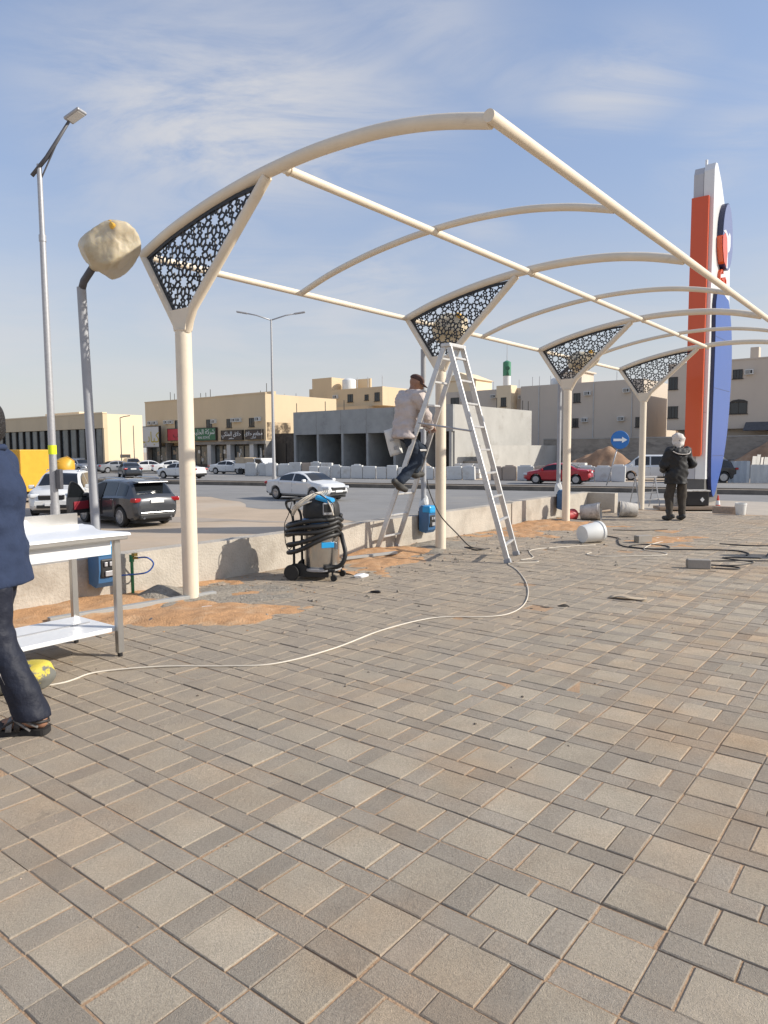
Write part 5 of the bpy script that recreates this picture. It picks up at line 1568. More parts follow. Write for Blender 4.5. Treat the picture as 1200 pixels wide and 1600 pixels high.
# ================================================================== STEP LADDER
ld = thing('step_ladder', 'tall aluminium A-frame ladder straddling in front of the second column', 'ladder', P(0, 0), ROT)
APX = 2.86
def lsec(b0, b1, t0, t1, nm, n_r):
    for p0, p1 in ((b0, t0), (b1, t1)):
        p0, p1 = Vector(p0), Vector(p1)
        d = (p1 - p0); L = d.length; zx = d.normalized(); xx = Vector((0, 1, 0)); yy = zx.cross(xx).normalized(); xx = yy.cross(zx)
        mt = Matrix((xx, yy, zx)).transposed()
        b = MB(); b.cbox((p0 + p1) / 2, (.028, .075, L), .005, mt); o = b.build('rail', 'alu', ld)
        b = MB(); b.cbox(p0 + zx * .03, (.04, .095, .06), .008, mt); b.build('rail_foot', 'pole_grey', o)
    for i in range(n_r):
        f = (i + .7) / (n_r + .25)
        q0 = Vector(b0).lerp(Vector(t0), f); q1 = Vector(b1).lerp(Vector(t1), f)
        b = MB(); d = (q1 - q0); b.cbox((q0 + q1) / 2, (.045, d.length + .03, .028), .005, Matrix.Rotation(math.atan2(d.y, d.x) - R(90), 3, 'Z')); b.build('rung', 'alu', ld)
lsec((-.60, 3.68, 0), (-.66, 4.22, 0), (.40, 3.93, APX), (.40, 4.27, APX), 'front', 9)
lsec((1.44, 3.83, 0), (1.20, 4.52, 0), (.47, 3.93, APX), (.47, 4.27, APX), 'rear', 9)
b = MB(); b.cbox((.435, 4.10, APX), (.15, .42, .05), .01); b.build('hinge_cap', 'alu', ld)
b = MB(); b.cyl((.06, 3.80, 1.83), (.86, 3.88, 1.70), .013, n=8); b.build('spreader_bar', 'galv', ld)

# ================================================================== CABLES
def cable(name, label, pts, r, m, z=.008, cat='cable'):
    b = MB(); b.tube(catmull([(x, y, z + (pz if len(p_) > 2 else 0)) for p_ in pts for x, y, pz in [(p_[0], p_[1], p_[2] if len(p_) > 2 else 0)]], 10), r, 7)
    return tag(b.build(name, m, None, smooth=True), label, cat)
cable('power_cable', 'long cream cable snaking over the pavers to the ladder foot', [(-2.75, 4.15), (-2.09, 4.35), (-1.91, 4.6), (-1.52, 4.72), (-1.09, 4.72), (-.75, 4.77), (-.38, 5.13), (-.006, 5.68), (.44, 6.08), (.885, 6.10), (1.14, 6.26), (1.36, 6.74), (1.53, 7.55), (1.60, 8.43), (1.58, 8.98), (1.72, 9.03), (1.98, 9.12), (1.96, 9.25), (1.80, 9.3), (2.0, 9.5), (2.12, 10.2), (2.67, 10.53), (3.2, 10.72)], .0058, 'cable_w', .0064)
cable('power_cable', 'thin dark cable hanging from the ladder to the paving', [(.62, 10.2, 1.02), (.66, 10.1, .82), (.80, 10.0, .52), (1.02, 9.95, .28), (1.22, 10.05, .08), (1.45, 10.35, .0), (1.2, 10.55, 0), (1.35, 10.25, 0), (1.55, 10.4, 0)], .009, 'cable_k')
cable('air_hose', 'black hose looping across the paving from the white bucket', [(3.69, 11.83), (3.80, 11.5), (3.71, 11.23), (3.56, 10.6), (3.75, 10.28), (4.1, 10.25), (4.2, 10.55), (3.9, 10.72), (3.65, 10.5), (3.9, 10.2), (4.57, 10.12), (4.96, 10.0), (5.02, 9.75), (4.9, 9.55)], .0095, 'cable_k', .0095)
cable('power_cable', 'cream cable coil on the paving by the black hose', [(2.9, 9.9), (2.80, 9.75), (2.90, 9.55), (3.3, 9.55), (3.8, 9.62), (3.9, 9.85), (3.75, 10.2), (4.2, 10.9), (4.75, 11.4), (4.5, 11.55), (4.2, 11.2)], .0065, 'cable_w')
cable('power_cable', 'tangled dark cable loops beside the half brick', [(4.97, 9.3), (4.50, 9.38), (4.62, 9.1), (4.68, 8.95), (4.4, 8.75), (4.03, 8.72), (3.98, 8.55), (4.22, 8.47), (4.3, 8.6), (4.02, 8.85), (4.1, 9.05), (4.45, 9.1), (5.0, 9.05), (5.6, 8.9)], .008, 'cable_k')
cable('power_cable', 'dark wire lying straight towards the paving edge', [(4.1, 12.7), (4.6, 12.6), (5.1, 12.75)], .007, 'cable_k')
cable('power_cable', 'black cord crossing the paving before the metal reel', [(5.1, 10.75), (5.5, 10.5), (6.3, 10.55), (7.0, 10.4)], .009, 'cable_k')

# ================================================================== BUCKETS AND SCRAPS
def bucket(label, loc, rz, m, h=.36, r0=.135, r1=.16, lying=True, tilt=0, lid=True, scale=1):
    t = thing('bucket', label, 'bucket', loc, rz)
    t.scale = (scale,) * 3
    mt = Matrix.Rotation(R(90) - math.atan((r1 - r0) / h), 3, 'Y') if lying else Matrix.Identity(3)
    c = Vector((-h / 2, 0, r0 + .004)) if lying else Vector((0, 0, 0))
    b = MB(); b.lathe([(.001, 0), (r0 * .96, 0), (r0, .01), (r1, h * .86), (r1 + .012, h * .87), (r1 + .012, h * .91), (r1 + .003, h * .92), (r1 + .006, h), (r1 - .004, h), (r1 - .006, h * .9), (r0 - .006, .02), (.001, .02)], 32, c, mt); b.build('pail', m, t, smooth=True, angle=35)
    hd = [(c + mt @ Vector(((r1 + .012) * math.cos(a_), (r1 + .012) * math.sin(a_), h * .84 - .12 * math.sin(a_)))) for a_ in [i * math.pi / 12 for i in range(13)]]
    b = MB(); b.tube(hd, .004, 6); b.build('handle', 'galv', t, smooth=True)
    return t
M['white_dirty'] = mat('cement_smeared_white', (.56, .53, .48), .7, var=.12, vs=8, dark=(.33, .30, .26), ds=6, dth=(.45, .65), bump=.2, bs=40)
M['tin'] = mat('paint_tin_black', (.02, .018, .018), .45)
bucket('clean white plastic bucket lying on its side on the pavers', P(6.42, 1.50), R(25), 'white', scale=1.0)
bucket('cement smeared white bucket lying behind the third column', P(9.85, .12), R(-25), 'white_dirty', scale=1.1)
bucket('dirty white bucket lying near the fourth column', P(10.9, .52), R(172), 'white_dirty', scale=1.05)
bucket('white paint bucket standing at the kerb gap by the pylon', P(12.75, 2.35), 0, 'white', lying=False, scale=.72)
bucket('red paint tin lying beside the third column', P(9.55, -.2), R(40), mat('red_tin', (.45, .05, .05), .5, var=.1), scale=.7)
bucket('cement smeared tub standing by the pylon plinth', P(13.9, .65), 0, 'white_dirty', lying=False, scale=.95)
t = thing('paint_tin', 'black square tin with white label on boards by the pylon', 'tin', P(13.75, 1.15, .09), R(-4))
b = MB(); b.cbox((0, 0, .17), (.52, .34, .34), .02); b.build('body', 'tin', t)
b = MB(); b.cbox((0, 0, .355), (.56, .38, .035), .01); b.build('lid', 'white_dirty', t)
b = MB(); b.prism([(-.05, 0), (0, -.06), (.05, 0), (0, .06)], .171, .174, Matrix.Rotation(R(90), 3, 'X'), (.1, 0, .15)); b.build('label', 'letter', t)
t = thing('timber_board', 'flat timber board under the black square tin', 'board', P(13.7, 1.1), R(-3)); b = MB(); b.cbox((-.1, 0, .04), (1.5, .5, .07), .008); b.build('plank', 'wood', t)
t = thing('traffic_cone', 'small red and white cone beside the black square tin', 'cone', P(13.9, 1.62, -.0)); b = MB(); b.lathe([(.1, 0), (.1, .02), (.06, .03), (.015, .34), (.0, .35)], 16); b.build('cone', mat('cone_red', (.6, .06, .03), .5), t, smooth=True, angle=40); b = MB(); b.lathe([(.053, .12), (.036, .22)], 16); b.build('band', 'letter', t)
t = thing('trestle', 'pale trestle frame beside the pylon plinth', 'trestle', P(13.6, .0), R(20))
for x in (-.3, .3):
    b = MB(); b.tube([(x, -.2, 0), (x, 0, .75)], .015, 6); b.tube([(x, .2, 0), (x, 0, .75)], .015, 6); b.build('leg', 'galv', t)
b = MB()
b.bx(-.35, .35, -.02, .02, .74, .78); b.build('top_rail', 'galv', t)
for z in (.2, .38, .56):
    b = MB(); b.bx(-.3, .3, -.19 + z * .25, -.17 + z * .25, z - .01, z + .01); b.build('crossbar', 'galv', t)
t = thing('timber_pole', 'broken timber pole lying behind the dirty bucket', 'pole', P(10.7, -.15)); b = MB(); b.tube([(-.5, .1, .03), (.0, .18, .06), (.45, .3, .10)], .022, 8); b.build('stick', 'wood', t, smooth=True)
t = thing('kerb_stones', 'row of dug up kerb stones along the paving edge', 'kerb', P(12.95, 2.0), ROT)
for i in range(9):
    if i == 1: continue
    b = MB(); b.cbox((.0 + i * .62, .12, .06), (.58, .16, .18), .02, Matrix.Rotation(random.uniform(-.05, .05), 3, 'Z')); b.build('kerb_stone', 'rock' if i == 0 else 'kerb', t)
def brick(label, p, rz):
    t = thing('brick', label, 'brick', p, rz); b = MB(); b.cbox((0, 0, .055), (.26, .11, .11), .008); b.build('block', 'kerb', t)
    b = MB(); b.cbox((-.135, 0, .055), (.012, .09, .09), .003); b.build('end_face', 'cement', t)
brick('grey half brick tangled in dark cable on the pavers', P(4.84, 3.49), R(-15))
brick('dusty brick lying beside the black hose', P(6.9, 2.15), R(20))
t = thing('cable_reel', 'round black cable reel standing on thin metal legs', 'cable reel', P(6.55, 4.30), R(30))
b = MB(); mtr = Matrix.Rotation(R(90), 3, 'X'); b.lathe([(.02, -.12), (.18, -.12), (.18, -.105), (.10, -.10), (.10, .10), (.18, .105), (.18, .12), (.02, .12)], 28, (0, 0, .33), mtr); b.build('drum', 'rubber', t, smooth=True, angle=40)
b = MB(); b.lathe([(.10, -.095), (.15, -.09), (.155, 0), (.15, .09), (.10, .095)], 24, (0, 0, .33), mtr); b.build('wound_cable', 'hose', t, smooth=True)
for sx in (-1, 1):
    for y in (-.15, .15):
        b = MB(); b.tube([(0, y, .33), (sx * .36, y * 1.4, .01)], .010, 6); b.build('leg', 'dark_grey', t)
# cardboard scrap, curled
t = MB(); n_ = 10
for i in range(n_ + 1):
    x = -.17 + .34 * i / n_
    z = .006 + .035 * abs(math.sin(i * .33)) ** 2 * (1 - i / n_) + .012 * (i == n_)
    for yy in (-.06, .06):
        t.v.append((x, yy + .02 * math.sin(i), z))
for i in range(n_): t.f.append([2 * i, 2 * i + 2, 2 * i + 3, 2 * i + 1]); t.m.append(0)
o = t.build('cardboard_scrap', 'cardboard', None, smooth=True); md = o.modifiers.new('thick', 'SOLIDIFY'); md.thickness = .004
o.location = P(2.55, 3.42, .004); o.rotation_euler = (0, 0, R(-28)); tag(o, 'curled cardboard strip lying alone on the pavers', 'cardboard')
for k, (a, s, lb, mm, sz) in enumerate(((-.15, .48, 'white paper scrap on the sand by the first column', 'white', .09), (-.75, .45, 'grey slate shard on the orange sand', 'plinth', .07), (1.35, 1.25, 'black plastic scrap on the pavers behind the cream cable', 'tin', .06), (1.95, .55, 'crumpled white plastic beside the vacuum hose', 'film', .10))):
    b = bag_mesh((0, 0, .012), (sz, sz * .5, .014 if k < 3 else .035), 40 + k); o = b.build('litter_scrap', mm, None, smooth=True, angle=25)
    o.location = P(a, s); o.rotation_euler = (0, 0, k * 1.3); tag(o, lb, 'litter')
b = bag_mesh((0, 0, .03), (.16, .09, .045), 60); o = b.build('litter_scrap', 'clearwrap', None, smooth=True, angle=12); o.location = P(8.9, 3.85); tag(o, 'crumpled clear plastic film on the far pavers', 'litter')
t = thing('timber_lath', 'long grey timber lath lying along the sand by the wall', 'lath', P(-.55, -.05), ROT + R(90) - R(8)); b = MB(); b.cbox((0, 0, .035), (1.6, .07, .045), .005); b.build('lath', 'concrete', t)
t = thing('timber_lath', 'short grey timber lath under the ladder feet', 'lath', P(3.1, -.25), ROT + R(75)); b = MB(); b.cbox((0, 0, .045), (.9, .06, .035), .005); b.build('lath', 'concrete', t)
# yellow sack
b = sdf_mesh([('c', (-.22, 0, .11), (.22, .05, .10), .10, .11), ('e', (0, .02, .13), (.27, .17, .12))], .016, .08, lambda X, Y, Z: .0045 * SN(3, (16, 34, 60), 30)(X, Y, Z), lambda X, Y, Z: -Z)
o = b.build('sack', mat('yellow_grey_sack', (.62, .50, .07), .7, var=.2, vs=6, dark=(.16, .16, .14), ds=4.5, dth=(.48, .53)), None, smooth=True)
o.location = (-2.42, 4.22, 0); o.scale = (1.05, 1, .72); o.rotation_euler = (0, 0, R(10)); tag(o, 'yellow and grey woven sack on the pavers behind the walking man', 'sack')
# ================================================================== PEOPLE
M['skin'] = mat('skin', (.33, .17, .105), .55, var=.08, vs=14)
M['hair'] = mat('black_hair', (.012, .010, .009), .5, var=.3, vs=60, bump=.6, bs=120)
M['navy'] = mat('navy_jacket', (.028, .042, .085), .85, var=.12, vs=10, bump=.45, bs=20, spec=.25)
M['navy_dk'] = mat('navy_trousers', (.012, .015, .028), .62, var=.12, vs=8, bump=.45, bs=22, spec=.35)
M['piping'] = mat('white_piping', (.55, .5, .45), .6)
M['shirt'] = mat('dusty_pink_white_shirt', (.56, .49, .455), .85, var=.10, vs=9, bump=.6, bs=24, spec=.2, dark=(.40, .34, .31), ds=5, dth=(.52, .75))
M['jeans'] = mat('dark_jeans', (.03, .04, .058), .88, var=.25, vs=9, bump=.5, bs=26, spec=.2)
M['boot'] = mat('worn_boots', (.05, .048, .044), .7, var=.3, vs=12)
M['cap'] = mat('brown_cap', (.085, .045, .038), .85, var=.2, vs=20)
M['blackjk'] = mat('black_jacket', (.012, .012, .013), .6, var=.3, vs=9, bump=.2, bs=100)
M['brownp'] = mat('brown_trousers', (.055, .045, .035), .9, var=.2, vs=10)
M['keff'] = mat('white_headcloth', (.66, .62, .57), .9, var=.06, vs=20, dark=(.05, .04, .04), ds=9, dth=(.58, .64))
M['sandal'] = mat('sandal_strap', (.035, .03, .028), .6, var=.5, vs=60)
M['sole'] = mat('sandal_sole', (.02, .018, .017), .8)
M['strap_grey'] = mat('sandal_grey', (.20, .19, .18), .7, var=.4, vs=40)

def head_prims(c, fw, tilt=0.0):
    # c: head centre, fw: forward unit vector (xy), tilt: nod (positive looks down)
    fw = Vector((fw[0], fw[1], 0)).normalized(); lf = Vector((-fw.y, fw.x, 0)); up = Vector((0, 0, 1))
    rot = Matrix.Rotation(tilt, 3, lf)
    fw, up = rot @ fw, rot @ up
    c = Vector(c)
    mt = Matrix((fw, lf, up)).transposed()
    def q(f, l, u): return c + fw * f + lf * l + up * u
    pr = [('e', q(-.008, 0, .018), (.098, .077, .098), mt), ('e', q(.022, 0, -.045), (.068, .060, .075), mt), ('e', q(.045, 0, -.085), (.035, .036, .032), mt),
          ('c', q(.088, 0, .012), q(.112, 0, -.028), .011, .015), ('c', q(.080, .034, .030), q(.080, -.034, .030), .014, .014),
          ('c', q(.084, .020, -.062), q(.084, -.020, -.062), .009, .009), ('e', q(-.005, .080, -.005), (.022, .010, .034), mt), ('e', q(-.005, -.080, -.005), (.022, .010, .034), mt)]
    return pr, q, mt, fw, lf, up
def hand_mesh(mb, wrist, direc, palm_n, curl=.5, side=1, res=.0052):
    # palm plus five separate curled fingers
    d = Vector(direc).normalized(); n_ = Vector(palm_n); n_ = (n_ - d * n_.dot(d)).normalized(); sdv = d.cross(n_) * side
    w_ = Vector(wrist)
    pr = [('c', w_ - d * .03, w_ + d * .02, .026, .027)]
    for i in range(4):
        o = (i - 1.5) * .019
        pr.append(('c', w_ + d * .015 + sdv * o * .7, w_ + d * .085 + sdv * o, .015, .011))
    b0 = sdf_mesh(pr, res * 1.3, .012, pad=.02); mb.add(b0.v, b0.f)
    for i, ln in enumerate((.068, .078, .074, .058)):
        o = (i - 1.5) * .0195
        p = w_ + d * .085 + sdv * o; dd = d.copy(); pts = [p]
        for sgm in (.44, .32, .24):
            dd = (Matrix.Rotation(curl * (.75 + .25 * sgm), 3, sdv) @ dd) if True else dd
            p = p + dd * ln * sgm; pts.append(p)
        mb.tube([pts[0] - d * .01] + catmull(pts, 3), [.0092] * 1 + [.0092 - .0022 * k / 9 for k in range(10)], 8)
    p = w_ + d * .025 + sdv * .030
    dt = (d * .75 + sdv * .62 - n_ * .25).normalized()
    mb.tube(catmull([p - dt * .01, p + dt * .032, p + dt * .055 + d * .012 - n_ * .008, p + dt * .066 + d * .03 - n_ * .014], 3), .0105, 8)
def wr(seed, amp=.010, fr=(18, 34)):
    fr = (30, 52, 85)
    s_ = SN(seed, fr, 50.0)
    s2 = SN(seed + 1, (7, 13), 10.0)
    return lambda X, Y, Z: amp * .17 * s_(X * .75, Y * .75, Z * 1.35) + amp * .35 * s2(X, Y, Z)
def person(label, loc, rz, J, cfg):
    root = thing('person', label, 'person', loc, rz)
    hc = J['head']; hp_, q, mt, fw, lf, up = head_prims(hc, cfg.get('face', (1, 0)), cfg.get('nod', 0))
    neck = Vector(J['neck'])
    body = hp_ + [('c', q(-.015, 0, -.07), neck, .050, .056), ('c', neck, J['chest'], .055, .11), ('c', J['chest'], J['pelvis'], .12, .11)]
    for s_ in 'LR':
        body += [('c', neck, J['sh' + s_], .05, .052), ('c', J['sh' + s_], J['el' + s_], .046, .036), ('c', J['el' + s_], J['wr' + s_], .035, .025),
                 ('c', J['pelvis'], J['hip' + s_], .1, .085), ('c', J['hip' + s_], J['kn' + s_], .075, .052), ('c', J['kn' + s_], J['an' + s_], .050, .036),
                 ('c', J['an' + s_], J['toe' + s_], .036, .026)]
    mb = sdf_mesh(body, .0115, .022, pad=.04)
    for s_ in 'LR':
        hd = cfg['hand' + s_]
        hand_mesh(mb, J['wr' + s_], hd[0], hd[1], hd[2], 1 if s_ == 'L' else -1)
    mb.build('body', 'skin', root, smooth=True)
    # trousers
    tr = [('c', J['pelvis'], Vector(J['pelvis']) + Vector((0, 0, .10)), .10, .10, (0, .85))]
    fl = cfg.get('flare', .062)
    for s_ in 'LR':
        hem = Vector(J['an' + s_]).lerp(Vector(J['kn' + s_]), cfg.get('hem', .06))
        tr += [('c', J['pelvis'], J['hip' + s_], .10, .086), ('c', J['hip' + s_], J['kn' + s_], .092, .086), ('c', J['kn' + s_], hem, .085, fl)]
    sdf_mesh(tr, .0115, .035, wr(cfg['seed'], .007), (lambda X, Y, Z: cfg['hemcut'] - Z) if 'hemcut' in cfg else None, pad=.05).build('trousers', cfg['pants'], root, smooth=True)
    # jacket or shirt
    pe, ch = Vector(J['pelvis']), Vector(J['chest'])
    low = pe + (pe - ch).normalized() * cfg.get('drop', .06)
    th = cfg.get('bulk', 0.0)
    jk = [('c', ch, pe, .118 + th, .120 + th, (1, 1.42)), ('c', pe, low, .122 + th, .132 + th, (1, 1.62)), ('c', neck + Vector((0, 0, -.02)), ch, .07, .14 + th)]
    for s_ in 'LR':
        cuff = Vector(J['wr' + s_]).lerp(Vector(J['el' + s_]), cfg.get('cuff', .06))
        jk += [('c', neck + Vector((0, 0, -.04)), J['sh' + s_], .07, .080 + th * .5), ('c', ch, J['sh' + s_], .12, .080 + th * .5), ('c', J['sh' + s_], J['el' + s_], .078 + th * .5, .060 + th * .5), ('c', J['el' + s_], cuff, .060 + th * .5, .047 + th * .4)]
    hemz = low
    dirn = (ch - pe).normalized()
    def cut(X, Y, Z):
        return -((X - hemz.x) * dirn.x + (Y - hemz.y) * dirn.y + (Z - hemz.z) * dirn.z) - cfg.get('hemoff', .03)
    def cut2(X, Y, Z):
        c_ = cut(X, Y, Z)
        hands = np.minimum(np.sqrt((X - J['wrL'][0]) ** 2 + (Y - J['wrL'][1]) ** 2 + (Z - J['wrL'][2]) ** 2), np.sqrt((X - J['wrR'][0]) ** 2 + (Y - J['wrR'][1]) ** 2 + (Z - J['wrR'][2]) ** 2))
        return np.where(hands < .22, np.minimum(c_, -.01), c_)
    jb = sdf_mesh(jk, .0115, .04, wr(cfg['seed'] + 5, cfg.get('wrk', .012), (14, 28)), cut2, pad=.06)
    jo = jb.build(cfg['topname'], cfg['top'], root, smooth=True)
    b = MB(); cpts = [neck + Vector((math.cos(a_) * .074 + .0, math.sin(a_) * .074, .018 + .012 * math.cos(a_ + 3.14))) for a_ in [i * math.pi / 12 for i in range(24)]]
    b.tube(cpts, .017, 8, closed=True); b.build('collar', cfg['top'], jo, smooth=True)
    for s_ in 'LR':
        cuff = Vector(J['wr' + s_]).lerp(Vector(J['el' + s_]), cfg.get('cuff', .06) + .0)
        d = (Vector(J['wr' + s_]) - Vector(J['el' + s_])).normalized(); a_ = d.orthogonal().normalized(); b_ = d.cross(a_)
        b = MB(); b.tube([cuff + (a_ * math.cos(t_) + b_ * math.sin(t_)) * (.046 + th * .4) + d * .02 for t_ in [i * math.pi / 8 for i in range(16)]], .010, 6, closed=True); b.build('cuff', cfg['top'], jo, smooth=True)
    return root, q, mt, fw, lf, up
def boots(root, J, m, sole='sole', heel_back=.07):
    for s_ in 'LR':
        an, toe = Vector(J['an' + s_]), Vector(J['toe' + s_])
        d = (toe - an); dh = d.normalized()
        upv = Vector((0, 0, 1)); upv = (upv - dh * upv.dot(dh)).normalized() if abs(dh.z) < .95 else Vector((-1, 0, 0))
        heel = an - dh * heel_back - upv * .045
        pr = [('c', an + upv * .10, an - upv * .01, .058, .055), ('c', heel + upv * .01, an - upv * .03 + dh * .05, .045, .048), ('c', an - upv * .03 + dh * .04, toe + upv * .006, .050, .042)]
        sdf_mesh(pr, .0105, .03, pad=.04).build('boot', m, root, smooth=True)

# --- man walking out of the picture on the left; local x = his forward
J1 = dict(head=(.095, 0, 1.60), neck=(.06, 0, 1.455), chest=(.06, 0, 1.27), pelvis=(.045, 0, .93),
          shL=(.06, .185, 1.395), shR=(.11, -.165, 1.385), elL=(.12, .235, 1.10), elR=(.22, -.215, 1.11), wrL=(.33, .20, 1.02), wrR=(.34, -.2, 1.02),
          hipL=(.03, .095, .88), hipR=(.05, -.095, .88), knL=(.01, .105, .50), knR=(.18, -.105, .50), anL=(-.155, .105, .098), anR=(.34, -.10, .098), toeL=(.01, .115, .045), toeR=(.52, -.12, .045))
r1, q, mt, fw, lf, up = person('man in navy jacket and trousers walking past in strapped sandals', (-1.985, 3.70, 0), R(180), J1,
    dict(seed=3, pants='navy_dk', top='navy', topname='jacket', drop=.15, hemoff=.02, bulk=.012, flare=.080, hem=-.35, hemcut=.085, handL=((.6, 0, -.8), (0, -1, 0), .35), handR=((.6, 0, -.8), (0, 1, 0), .35), wrk=.007))
hr = sdf_mesh([('e', q(-.018, 0, .030), (.106, .088, .104), mt), ('e', q(-.055, 0, -.03), (.062, .080, .075), mt), ('e', q(.03, 0, .075), (.075, .075, .045), mt)], .0085, .03, lambda X, Y, Z: .05 * SN(8, (40, 90), 1)(X, Y, Z) * 1.0, lambda X, Y, Z: ((X - q(.062, 0, 0).x) * fw.x + (Z - q(0, 0, 0).z) * -.35 - .0), pad=.03)
hr.build('hair', 'hair', r1, smooth=True)
b = MB(); pts = [Vector(J1['hipL']) + Vector((.0, .108, .03)), Vector(J1['hipL']).lerp(Vector(J1['knL']), .5) + Vector((.02, .097, 0)), Vector(J1['knL']) + Vector((.01, .083, 0)), Vector(J1['knL']).lerp(Vector(J1['anL']), .5) + Vector((.015, .078, 0)), Vector(J1['anL']) + Vector((.015, .080, .02))]
b.tube(catmull(pts, 6), .0028, 5); b.build('trouser_piping', 'piping', r1, smooth=True)
for s_, sy in (('L', 1), ('R', -1)):
    an, toe = Vector(J1['an' + s_]), Vector(J1['toe' + s_])
    hx = an.x - .075; y0 = an.y
    sole = [(hx, y0 - .035), (hx + .02, y0 - .042), (hx + .12, y0 - .040), (hx + .22, y0 - .052), (hx + .275, y0 - .035), (hx + .285, y0 + .005), (hx + .26, y0 + .048), (hx + .2, y0 + .055), (hx + .1, y0 + .038), (hx + .02, y0 + .042), (hx - .005, y0 + .02)]
    ss = [(p.x, p.y) for p in catmull([Vector((x, y, 0)) for x, y in sole], 3, True)]
    b = MB(); b.prism(ss, .003, .032, ); so = b.build('sandal', 'sole', r1, smooth=False)
    # foot proper, bare
    ft = sdf_mesh([('c', (hx + .035, y0, .065), (hx + .10, y0, .075), .036, .040), ('c', (hx + .10, y0, .075), (hx + .20, y0 + .005, .052), .038, .030), ('e', (hx + .235, y0 + .005, .047), (.045, .042, .018))], .009, .02, pad=.03)
    ft.build('foot', 'skin', r1, smooth=True)
    for x, w_, z, mm in ((.215, .056, .078, 'sandal'), (.165, .056, .098, 'strap_grey'), (.125, .052, .118, 'sandal')):
        arc = [(hx + x + .012 * math.cos(a_), y0 + w_ * math.cos(a_), .028 + (z - .028) * math.sin(a_)) for a_ in [i * math.pi / 10 for i in range(11)]]
        b = MB(); vs = []
        for p in arc:
            vs += [(p[0] - .015, p[1] * 1.0, p[2]), (p[0] + .015, p[1], p[2])]
        b.add(vs, [(2 * i, 2 * i + 1, 2 * i + 3, 2 * i + 2) for i in range(10)]); o = b.build('strap', mm, so, smooth=True); md = o.modifiers.new('t', 'SOLIDIFY'); md.thickness = .005; md.offset = 1
    for sgn in (1, -1):
        for (xa, za, xb, zb_) in ((.03, .05, .13, .10), (.07, .03, .15, .09), (.13, .10, .21, .05)):
            b = MB(); b.tube([(hx + xa, y0 + sgn * .043, za), (hx + xb, y0 + sgn * .047, zb_)], .007, 6); b.build('strap', 'strap_grey' if xa < .1 else 'sandal', so)
    b = MB(); b.tube([(hx + .10, y0 + .045, .085), (hx + .02, y0 + .045, .075), (hx - .008, y0, .07), (hx + .02, y0 - .045, .075), (hx + .10, y0 - .045, .085)], .008, 6); b.build('strap', 'sandal', so, smooth=True)

# --- man on the ladder; local x = his forward, origin on the ground below him
J2 = dict(head=(.215, 0, 2.40), neck=(.12, 0, 2.255), chest=(.05, 0, 2.08), pelvis=(.0, 0, 1.74),
          shL=(.12, .20, 2.185), shR=(.09, -.20, 2.18), elL=(.26, .27, 1.95), elR=(.17, -.29, 1.92), wrL=(.42, .14, 1.83), wrR=(.31, -.17, 1.78),
          hipL=(.03, .09, 1.68), hipR=(.0, -.09, 1.68), knL=(.34, .06, 1.47), knR=(.14, -.10, 1.32), anL=(.20, .05, 1.14), anR=(-.16, -.07, 1.00), toeL=(.34, .04, 1.10), toeR=(-.06, -.08, .90))
p2 = (.30, 10.10, 0)
r2, q, mt, fw, lf, up = person('worker in pale dusty shirt and dark jeans climbing the ladder', p2, R(36), J2,
    dict(seed=9, pants='jeans', top='shirt', topname='shirt', drop=.10, hemoff=.03, bulk=.014, flare=.070, hem=.10, nod=.45, face=(.85, -.53), handL=((.7, -.3, -.4), (0, -.4, .9), .9), handR=((.8, .3, -.2), (0, .5, .9), .9), wrk=.016))
boots(r2, J2, 'boot')
b = sdf_mesh([('e', q(-.012, 0, .046), (.110, .090, .076), mt)], .009, .02, None, lambda X, Y, Z: -((X - q(0, 0, .035).x) * up.x + (Y - q(0, 0, .035).y) * up.y + (Z - q(0, 0, .035).z) * up.z), pad=.03)
cp = b.build('cap', 'cap', r2, smooth=True)
b = MB(); ns = 12
for k in (0, 1):
    for i in range(ns + 1):
        a_ = -1.15 + 2.3 * i / ns
        for rr_ in (.95, 1.0):
            rx, ry = (.100 + (.085 if rr_ == 1.0 else 0) * math.cos(a_ * .9)), .086
            b.v.append(tuple(q(-.012 + rx * math.cos(a_), ry * math.sin(a_), .040 - (.028 if rr_ == 1.0 else 0) - .006 * k)))
for k in (0, 1):
    o_ = k * 2 * (ns + 1)
    for i in range(ns): b.f.append([o_ + 2 * i, o_ + 2 * i + 1, o_ + 2 * i + 3, o_ + 2 * i + 2][::1 if k else -1]); b.m.append(0)
b.build('peak', 'cap', cp, smooth=True)
# printed sheet tucked behind him
t = thing('printed_sheet', 'creased white printed sheet hanging behind the climbing worker', 'paper sheet', Vector(p2) + Vector((-.17, .02, 1.54)), R(20))
b = MB()
mts = Matrix.Rotation(R(-16), 3, 'Y')
for i in range(9):
    for j in range(9):
        b.v.append(tuple(mts @ Vector((-.08 + .20 * i / 8, .012 * math.sin(i * .9 + j * .5), -.16 + .38 * j / 8))))
for i in range(8):
    for j in range(8): b.f.append([i * 9 + j, (i + 1) * 9 + j, (i + 1) * 9 + j + 1, i * 9 + j + 1]); b.m.append(0)
o = b.build('sheet', 'white', t, smooth=True); md = o.modifiers.new('t', 'SOLIDIFY'); md.thickness = .003
for (x, z, w_, h_) in ((0, .06, .07, .03), (.02, -.06, .05, .05)):
    b = MB(); b.box(mts @ Vector((x, -.018, z)), (w_, .002, h_), mtx=mts); b.build('print_mark', 'galv', t)

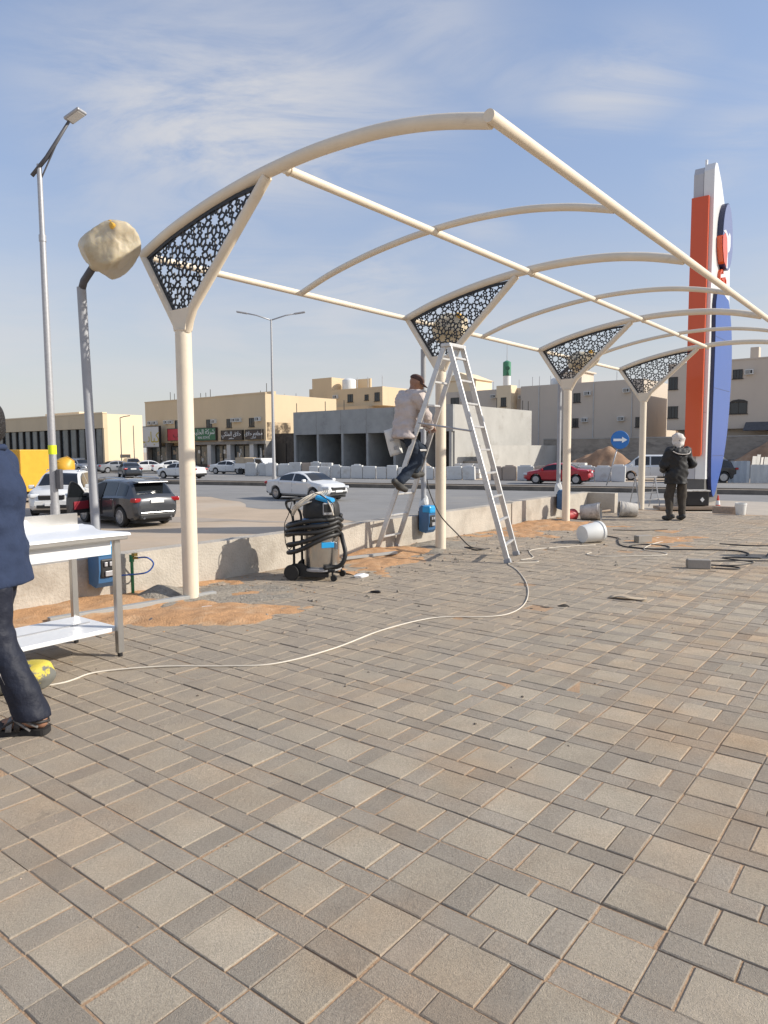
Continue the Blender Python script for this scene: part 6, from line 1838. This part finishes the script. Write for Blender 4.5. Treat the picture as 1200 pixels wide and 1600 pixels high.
# --- man with head cloth by the pylon, seen from behind
J3 = dict(head=(.03, 0, 1.615), neck=(.0, 0, 1.46), chest=(-.01, 0, 1.28), pelvis=(.0, 0, .93),
          shL=(.0, .19, 1.40), shR=(.0, -.19, 1.40), elL=(.02, .29, 1.12), elR=(-.02, -.315, 1.14), wrL=(.22, .20, 1.02), wrR=(.20, -.20, 1.06),
          hipL=(0, .095, .88), hipR=(0, -.095, .88), knL=(.08, .13, .50), knR=(.0, -.11, .50), anL=(-.02, .155, .098), anR=(-.03, -.105, .098), toeL=(.12, .20, .04), toeR=(.13, -.12, .04))
r3, q, mt, fw, lf, up = person('man in black hooded jacket and white headcloth standing by the pylon', (5.94, 14.42, 0), R(98), J3,
    dict(seed=15, pants='brownp', top='blackjk', topname='jacket', drop=.17, hemoff=.02, bulk=.016, flare=.068, hem=.0, hemcut=.08, handL=((.7, -.5, .1), (0, -.3, .9), .8), handR=((.7, .5, .1), (0, .3, .9), .8), wrk=.016))
boots(r3, J3, 'boot')
b = sdf_mesh([('e', q(-.015, 0, .035), (.122, .112, .112), mt), ('e', q(-.03, 0, -.055), (.105, .105, .08), mt), ('c', q(-.06, .02, -.09), q(-.09, .03, -.15), .07, .045), ('c', q(.05, .07, .08), q(-.09, .05, .06), .025, .03)], .0095, .03, wr(44, .010, (22, 45)), lambda X, Y, Z: ((X - q(.075, 0, 0).x) * fw.x + (Y - q(.075, 0, 0).y) * fw.y) - .035, pad=.04)
b.build('headcloth', 'keff', r3, smooth=True)
b = sdf_mesh([('c', (-.09, -.12, 1.42), (-.09, .12, 1.42), .055, .055), ('c', (-.14, -.08, 1.36), (-.14, .08, 1.36), .05, .05), ('c', (-.05, -.15, 1.43), (.05, -.12, 1.44), .04, .035), ('c', (-.05, .15, 1.43), (.05, .12, 1.44), .04, .035)], .0105, .04, wr(47, .010, (20, 40)), pad=.04)
b.build('hood', 'blackjk', r3, smooth=True)
b = MB(); b.tube(catmull([(-.13, -.19, 1.40), (-.20, -.1, 1.345), (-.205, .1, 1.345), (-.13, .19, 1.40)], 6), .008, 6); b.build('hood_fur', 'keff', r3, smooth=True)
